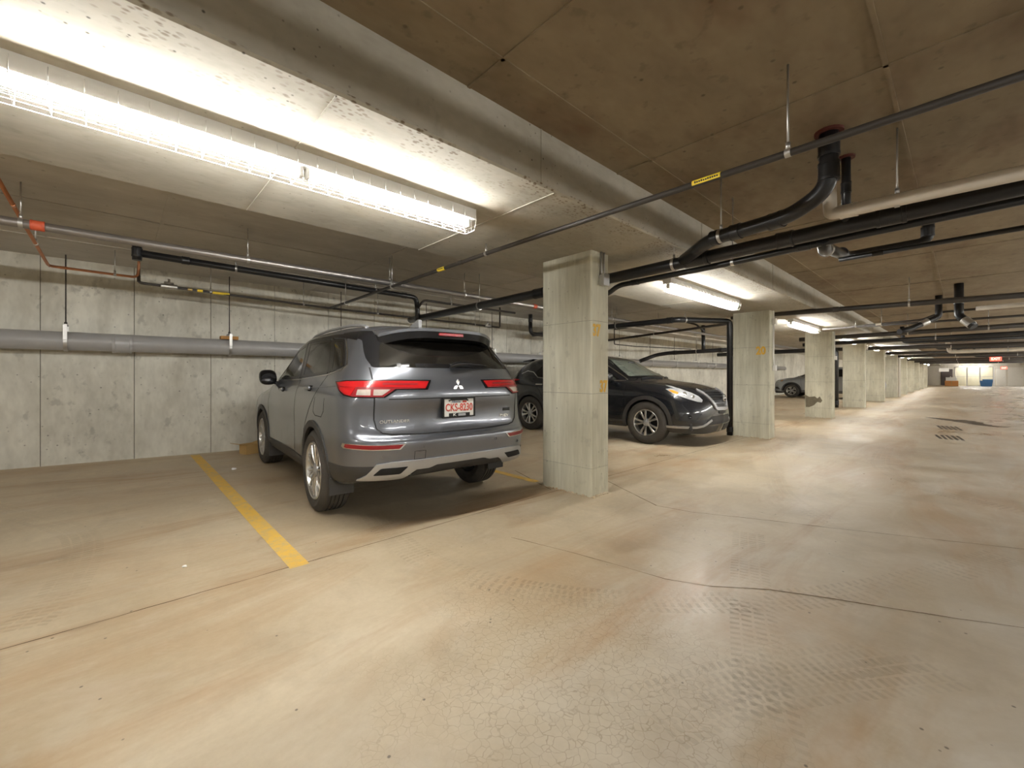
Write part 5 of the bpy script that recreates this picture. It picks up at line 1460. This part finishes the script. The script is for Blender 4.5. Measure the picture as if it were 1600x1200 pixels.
    for x in (-.095, .085): from_bm('plate_bolt', lathe(bmesh.new(), [(-0.008, 0.001), (-0.008, 0.008), (0, 0.009)], 12, 'y'), M['black'], pl).location = (x, 0, .058)
    # wheels
    W = wheel_meshes(0.369, 0.258, 0.235, 'multi')
    for y in (-1.353, 1.353):
        for sd in (-1, 1): put_wheel(t, W, 0.922, y, 0.369, sd, 0.0, 0.3)
    c.cabin(0.75, (-0.05, -0.95), 0.42, 1.62)
    c.finish()
    t.location = (2.30, 5.28, 0.0); t.rotation_euler = (0, 0, math.radians(-4.05))
    return c
build_grey_suv()

# ------------------------------------------------------------------ black SUV, nose towards the aisle
def build_black_suv():
    rows = [
     [(0,-2.35,.42),(.42,-2.35,.41),(.68,-2.28,.38),(.82,-2.1,.35),(.86,-1.9,.32),(.86,-1.41,.30),(.84,-.6,.27),(.84,.25,.27),(.84,.95,.27),(.85,1.41,.27),(.80,2.0,.23),(.55,2.26,.22),(0,2.33,.22)],
     [(0,-2.46,.48),(.43,-2.45,.47),(.72,-2.37,.45),(.885,-2.16,.43),(.92,-1.92,.42),(.93,-1.41,.40),(.90,-.6,.36),(.90,.25,.36),(.905,.95,.36),(.92,1.41,.37),(.865,2.05,.35),(.62,2.29,.34),(0,2.39,.34)],
     [(0,-2.50,.62),(.43,-2.49,.62),(.74,-2.40,.62),(.91,-2.18,.6),(.94,-1.92,.6),(.945,-1.41,.6),(.91,-.6,.57),(.905,.25,.56),(.92,.95,.57),(.945,1.41,.58),(.885,2.04,.54),(.63,2.29,.53),(0,2.41,.52)],
     [(0,-2.5,.76),(.43,-2.49,.76),(.74,-2.4,.76),(.91,-2.17,.76),(.94,-1.92,.76),(.95,-1.41,.77),(.915,-.6,.74),(.905,.25,.73),(.925,.95,.745),(.95,1.41,.77),(.88,2.0,.70),(.63,2.26,.68),(0,2.42,.66)],
     [(0,-2.47,.86),(.43,-2.46,.86),(.73,-2.37,.87),(.90,-2.14,.88),(.935,-1.9,.89),(.945,-1.41,.90),(.92,-.6,.86),(.905,.25,.84),(.925,.95,.86),(.945,1.41,.89),(.865,1.95,.84),(.61,2.22,.80),(0,2.41,.78)],
     [(0,-2.42,.97),(.43,-2.41,.97),(.71,-2.32,.98),(.87,-2.08,1.0),(.91,-1.88,1.01),(.925,-1.41,1.02),(.91,-.6,.97),(.90,.25,.95),(.91,.95,.97),(.92,1.41,.99),(.83,1.88,.95),(.57,2.15,.91),(0,2.37,.90)],
     [(0,-2.38,1.06),(.42,-2.37,1.06),(.69,-2.27,1.07),(.83,-2.04,1.09),(.87,-1.85,1.10),(.89,-1.41,1.10),(.885,-.6,1.05),(.88,.25,1.03),(.88,.95,1.05),(.86,1.41,1.06),(.745,1.80,1.02),(.50,2.06,.99),(0,2.29,.965)],
     [(0,-2.34,1.14),(.42,-2.32,1.14),(.66,-2.22,1.15),(.79,-2.0,1.17),(.83,-1.83,1.17),(.855,-1.41,1.15),(.86,-.6,1.09),(.86,.25,1.08),(.85,.95,1.09),(.76,1.32,1.10),(.62,1.57,1.085),(.38,1.80,1.07),(0,1.95,1.065)],
     [(0,-2.26,1.24),(.4,-2.24,1.24),(.62,-2.14,1.25),(.75,-1.94,1.25),(.79,-1.78,1.25),(.82,-1.41,1.20),(.835,-.6,1.13),(.835,.2,1.115),(.815,.75,1.125),(.71,1.03,1.135),(.53,1.20,1.145),(.3,1.31,1.15),(0,1.36,1.155)],
     [(0,-2.10,1.40),(.38,-2.08,1.4),(.58,-1.99,1.4),(.69,-1.8,1.4),(.725,-1.65,1.39),(.75,-1.3,1.38),(.765,-.6,1.355),(.765,.1,1.345),(.74,.45,1.34),(.64,.66,1.33),(.48,.80,1.33),(.27,.88,1.335),(0,.91,1.34)],
     [(0,-1.9,1.54),(.34,-1.88,1.54),(.52,-1.8,1.54),(.61,-1.63,1.535),(.64,-1.5,1.54),(.66,-1.2,1.555),(.675,-.6,1.57),(.67,-.05,1.56),(.64,.15,1.545),(.56,.32,1.54),(.42,.42,1.54),(.24,.47,1.545),(0,.49,1.55)],
     [(0,-1.75,1.60),(.31,-1.73,1.6),(.46,-1.65,1.595),(.53,-1.5,1.595),(.555,-1.38,1.6),(.57,-1.1,1.62),(.585,-.6,1.635),(.58,-.15,1.625),(.55,0,1.61),(.48,.14,1.60),(.36,.22,1.60),(.2,.26,1.605),(0,.28,1.607)],
     [(0,-1.45,1.645),(.19,-1.43,1.645),(.28,-1.36,1.645),(.32,-1.25,1.647),(.34,-1.15,1.65),(.35,-.95,1.665),(.36,-.6,1.672),(.35,-.3,1.668),(.33,-.2,1.662),(.29,-.12,1.656),(.21,-.07,1.654),(.12,-.04,1.654),(0,-.03,1.654)],
     [(0,y,z) for y,z in ((-1.2,1.665),(-1.18,1.666),(-1.1,1.67),(-1.0,1.675),(-.95,1.677),(-.8,1.682),(-.65,1.684),(-.5,1.684),(-.45,1.683),(-.4,1.682),(-.35,1.68),(-.3,1.679),(-.3,1.679))]]
    c = Car('parked_suv', 'glossy black SUV parked nose-out behind the nearest column', rows, M['paint_black'], (-1.4125, 1.4125), 0.381, 0.425)
    t, S = c.root, c.skin
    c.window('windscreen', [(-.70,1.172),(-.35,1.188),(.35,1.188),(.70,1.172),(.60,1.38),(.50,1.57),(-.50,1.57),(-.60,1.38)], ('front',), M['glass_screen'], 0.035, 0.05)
    c.window('rear_window', [(-.62,1.26),(.62,1.26),(.48,1.52),(-.48,1.52)], ('rear',), M['glass_dark'], 0.035, 0.05)
    for sd in (-1, 1):
        v = ('side', sd)
        c.window('front_door_window', [(.80,1.145),(.36,1.42),(.02,1.545),(-.36,1.56),(-.36,1.135)], v, M['glass_green'], 0.028, 0.03)
        c.window('rear_door_window', [(-.46,1.137),(-.46,1.56),(-1.05,1.548),(-1.36,1.30),(-1.30,1.20)], v, M['glass_dark'], 0.028, 0.03)
        S.ribbon('pillar_trim', [(-.41,1.13),(-.41,1.56)], 0.085, v, M['gloss_black'], t, 0.0025, 0.006)
        S.ribbon('window_moulding', [(.93,1.13),(.2,1.116),(-.6,1.122),(-1.25,1.178),(-1.42,1.30),(-1.62,1.33),(-1.80,1.26)], 0.014, v, M['chrome'], t, 0.005, 0.010)
        S.ribbon('window_moulding', [(.95,1.14),(.40,1.45),(.02,1.575),(-.4,1.588)], 0.014, v, M['chrome'], t, 0.006, 0.010)
        for pts in ([(.98,1.10),(.96,.8),(.90,.42)], [(-.41,1.12),(-.42,.8),(-.40,.42)], [(-1.35,1.15),(-1.12,.9),(-.97,.62),(-.95,.42)], [(-.95,.42),(.90,.42)]):
            S.ribbon('shut_line', pts, 0.007, v, M['seam'], t, 0.0012, 0.003)
        S.patch('sill_cladding', [(-.97,.29),(.97,.29),(.95,.40),(-.95,.40)], v, M['trim'], t, 0.008, 0.014, 0.12)
        for y, z in ((-1.12, 1.03), (.02, .99)):
            p, n = S.cast(v, y, z)
            h = from_bm('door_handle', box(bmesh.new(), (p.x - 0.012, y - 0.10, z - 0.015), (p.x + 0.012, y + 0.10, z + 0.015), 0.010, 2), M['chrome'], t)
            h.location.x = sd * 0.026
        bm = bmesh.new()
        bmesh.ops.create_uvsphere(bm, u_segments=20, v_segments=12, radius=1.0)
        for q in bm.verts:
            q.co = Vector((math.copysign(abs(q.co.x) ** 0.7, q.co.x) * 0.12, math.copysign(abs(q.co.y) ** 0.8, q.co.y) * 0.085, math.copysign(abs(q.co.z) ** 0.75, q.co.z) * 0.075))
        mr = from_bm('wing_mirror', bm, M['paint_black'], t, True); mr.location = (sd * 1.0, 0.66, 1.20)
        from_bm('mirror_arm', box(bmesh.new(), (-0.07, -0.035, -0.02), (0.07, 0.035, 0.02), 0.012, 2), M['gloss_black'], mr).location = (-sd * 0.12, 0.0, -0.07)
        from_bm('mirror_glass', lathe(bmesh.new(), [(-0.083, 0.001), (-0.085, 0.055), (-0.076, 0.065)], 20, 'y'), M['chrome'], mr).scale = (1.4, 1, 0.9)
        # front corner: headlamp, fog lamp, lip
        v = ('cyl', sd * 0.35, 1.55)
        A = (lambda a: a) if sd > 0 else (lambda a: 180 - a)
        def P(pts): return [(A(a), z) for a, z in pts]
        hl = S.patch('headlamp', P([(19,1.050),(32,1.035),(48,.985),(62,.925),(71,.865),(74.5,.80),(72,.765),(66,.772),(54,.815),(42,.868),(33,.905),(26,.955),(21,.985),(30,.995),(40,.978)]), v, M['headlamp'], t, 0.007, 0.014, 0.03)
        S.patch('indicator_lens', P([(25.5,.968),(33,.918),(39,.896),(42,.905),(40,.935),(33,.965)]), v, M['lamp_amber'], hl, 0.010, 0.006, 0.03)
        for a, z, r in ((50, .905, .034), (61, .86, .034)):
            p, n = S.cast(v, A(a), z)
            o = from_bm('projector_lens', lathe(bmesh.new(), [(0.0, r), (0.006, r), (0.007, r * 0.8), (0.003, r * 0.7), (0.009, r * 0.4), (0.011, 0.001)], 20, 'z'), M['chrome'], hl)
            o.location = p + n * 0.006; o.rotation_euler = n.to_track_quat('Z', 'Y').to_euler()
        fb = S.patch('fog_lamp_recess', P([(37,.455),(40,.50),(46,.575),(66,.585),(69,.57),(62,.50),(60,.47)]), v, M['black'], t, 0.003, 0.008, 0.03)
        p, n = S.cast(v, A(52), .525)
        o = from_bm('fog_lamp', lathe(bmesh.new(), [(0.0, .030), (0.010, .030), (0.008, .023), (0.006, .001)], 20, 'z'), M['gloss_black'], fb); o.location = p + n * 0.003; o.rotation_euler = n.to_track_quat('Z', 'Y').to_euler()
        S.ribbon('bumper_lip', P([(14,.345),(40,.345),(60,.345),(70,.365),(80,.425),(86,.455)]), 0.034, v, M['satin'], t, 0.012, 0.02)
        S.patch('lower_cladding', P([(10,.24),(10,.325),(40,.325),(62,.325),(75,.35),(104,.35),(104,.24)]), v, M['trim'], t, 0.006, 0.012, 0.04)
        tl = ('cyl', sd * 0.35, -1.75)
        B = (lambda a: a) if sd > 0 else (lambda a: -180 - a)
        lamp = S.patch('tail_lamp', [(B(a), z) for a, z in ((-4,1.13),(-30,1.15),(-62,1.13),(-62,1.03),(-45,.93),(-38,.95),(-36,1.06))], tl, M['lamp_red'], t, 0.007, 0.014, 0.03)
        S.patch('clear_lens', [(B(a), z) for a, z in ((-45,1.05),(-58,1.05),(-56,1.01),(-45,.96))], tl, M['lamp_clear'], lamp, 0.010, 0.006, 0.03)
    c.arches(0.070, M['trim'])
    # grille, V shaped chrome and badge
    S.patch('grille', [(-.44,.955),(.44,.955),(.33,.80),(.24,.665),(-.24,.665),(-.33,.80)], ('front',), M['black'], t, 0.004, 0.010, 0.05)
    for k in range(7):
        z = .70 + k * .036; w = .27 + (z - .665) * .52
        S.ribbon('grille_slat', [(-w,z),(w,z)], 0.008, ('front',), M['gloss_black'], t, 0.012, 0.010, 0.06)
    S.ribbon('grille_chrome', [(-.475,.965),(-.36,.80),(-.255,.655),(-.20,.645),(.20,.645),(.255,.655),(.36,.80),(.475,.965)], 0.055, ('front',), M['satin'], t, 0.024, 0.03, 0.03)
    em = bmesh.new()
    tube(em, [(0.062 * math.cos(a * math.pi / 16), 0, 0.058 * math.sin(a * math.pi / 16)) for a in range(33)], 0.008, 8, False)
    box(em, (-.078, -.006, -.014), (.078, .008, .014), 0.003)
    p, n = S.cast(('front',), 0, .83)
    o = from_bm('emblem', em, M['chrome'], t); o.location = (0, p.y + 0.03, .83); o['label'] = 'chrome ring emblem with a crossbar'
    for k, ch in enumerate('MURANO'):
        x = .30 - k * .12
        p, n = S.cast(('front',), x, .982)
        me = text_mesh(ch, 0.045, 0.003, 1.2, 0.0015)
        o = link('hood_letter', me, M['chrome'], t); o.location = p + n * 0.005; o.rotation_euler = (n.to_track_quat('Z', 'Y')).to_euler()
    S.patch('lower_intake', [(-.60,.375),(.60,.375),(.52,.47),(.40,.52),(-.40,.52),(-.52,.47)], ('front',), M['black'], t, 0.004, 0.010, 0.05)
    S.patch('front_plate_mount', [(-.16,.555),(.16,.555),(.16,.60),(-.16,.60)], ('front',), M['trim'], t, 0.008, 0.010, 0.1)
    for sd in (-1, 1):
        S.ribbon('bonnet_line', [(sd*.50,2.08),(sd*.62,1.85),(sd*.73,1.5),(sd*.745,1.15)], 0.007, ('top',), M['seam'], t, 0.0015, 0.003)
        S.ribbon('front_wiper', [(sd*.05,1.30),(sd*.55,1.13)], 0.02, ('top',), M['black'], t, 0.02, 0.015)
    new_box('underbody', (-.82, -2.3, 0.28), (.82, 2.18, 0.42), M['black'], t, 0.02)
    sp = bmesh.new()
    prism(sp, [(-1.70,1.615),(-2.02,1.575),(-2.02,1.555),(-1.80,1.55)], -.50, .50, 'x'); from_bm('spoiler', sp, M['paint_black'], t)
    tg = new_box('mirror_tag', (-.035, .66, 1.335), (.035, .664, 1.43), M['paper'], t); tg['label'] = 'white paper tag with red corner'
    new_box('tag_print', (-.03, .6645, 1.40), (.0, .6655, 1.428), M['plate_red'], tg)
    new_box('rear_view_mirror', (-.13, .60, 1.44), (.13, .625, 1.51), M['black'], t, 0.01)
    W = wheel_meshes(0.381, 0.240, 0.235, 'twin')
    for y in (-1.4125, 1.4125):
        for sd in (-1, 1): put_wheel(t, W, 0.945, y, 0.381, sd, 0.0, 0.63)
    c.cabin(0.62, (-0.15, -1.0), 0.42, 1.60)
    c.finish()
    t.location = (7.79, 5.326, 0.0); t.rotation_euler = (0, 0, 3.175)
    return c
bc = build_black_suv()
drop = ('hood_letter', 'emblem', 'mirror_tag', 'car_seat', 'steering_wheel')
copy_tree(bc.root, (28.65, 5.22, 0), 0.0, 'silver SUV parked nose-in, seen between the second and third columns', 'parked cars', {M['paint_black']: M['paint_silver']}, drop)
copy_tree(bc.root, (45.6, 5.35, 0), math.pi, 'white SUV parked far off between distant columns', 'parked cars', {M['paint_black']: M['paint_white']}, drop)
copy_tree(bc.root, (63.5, 5.2, 0), math.pi, 'charcoal SUV parked near the far end of the column row', 'parked cars', {M['paint_black']: M['paint_charcoal']}, drop)
bpy.context.view_layer.update()
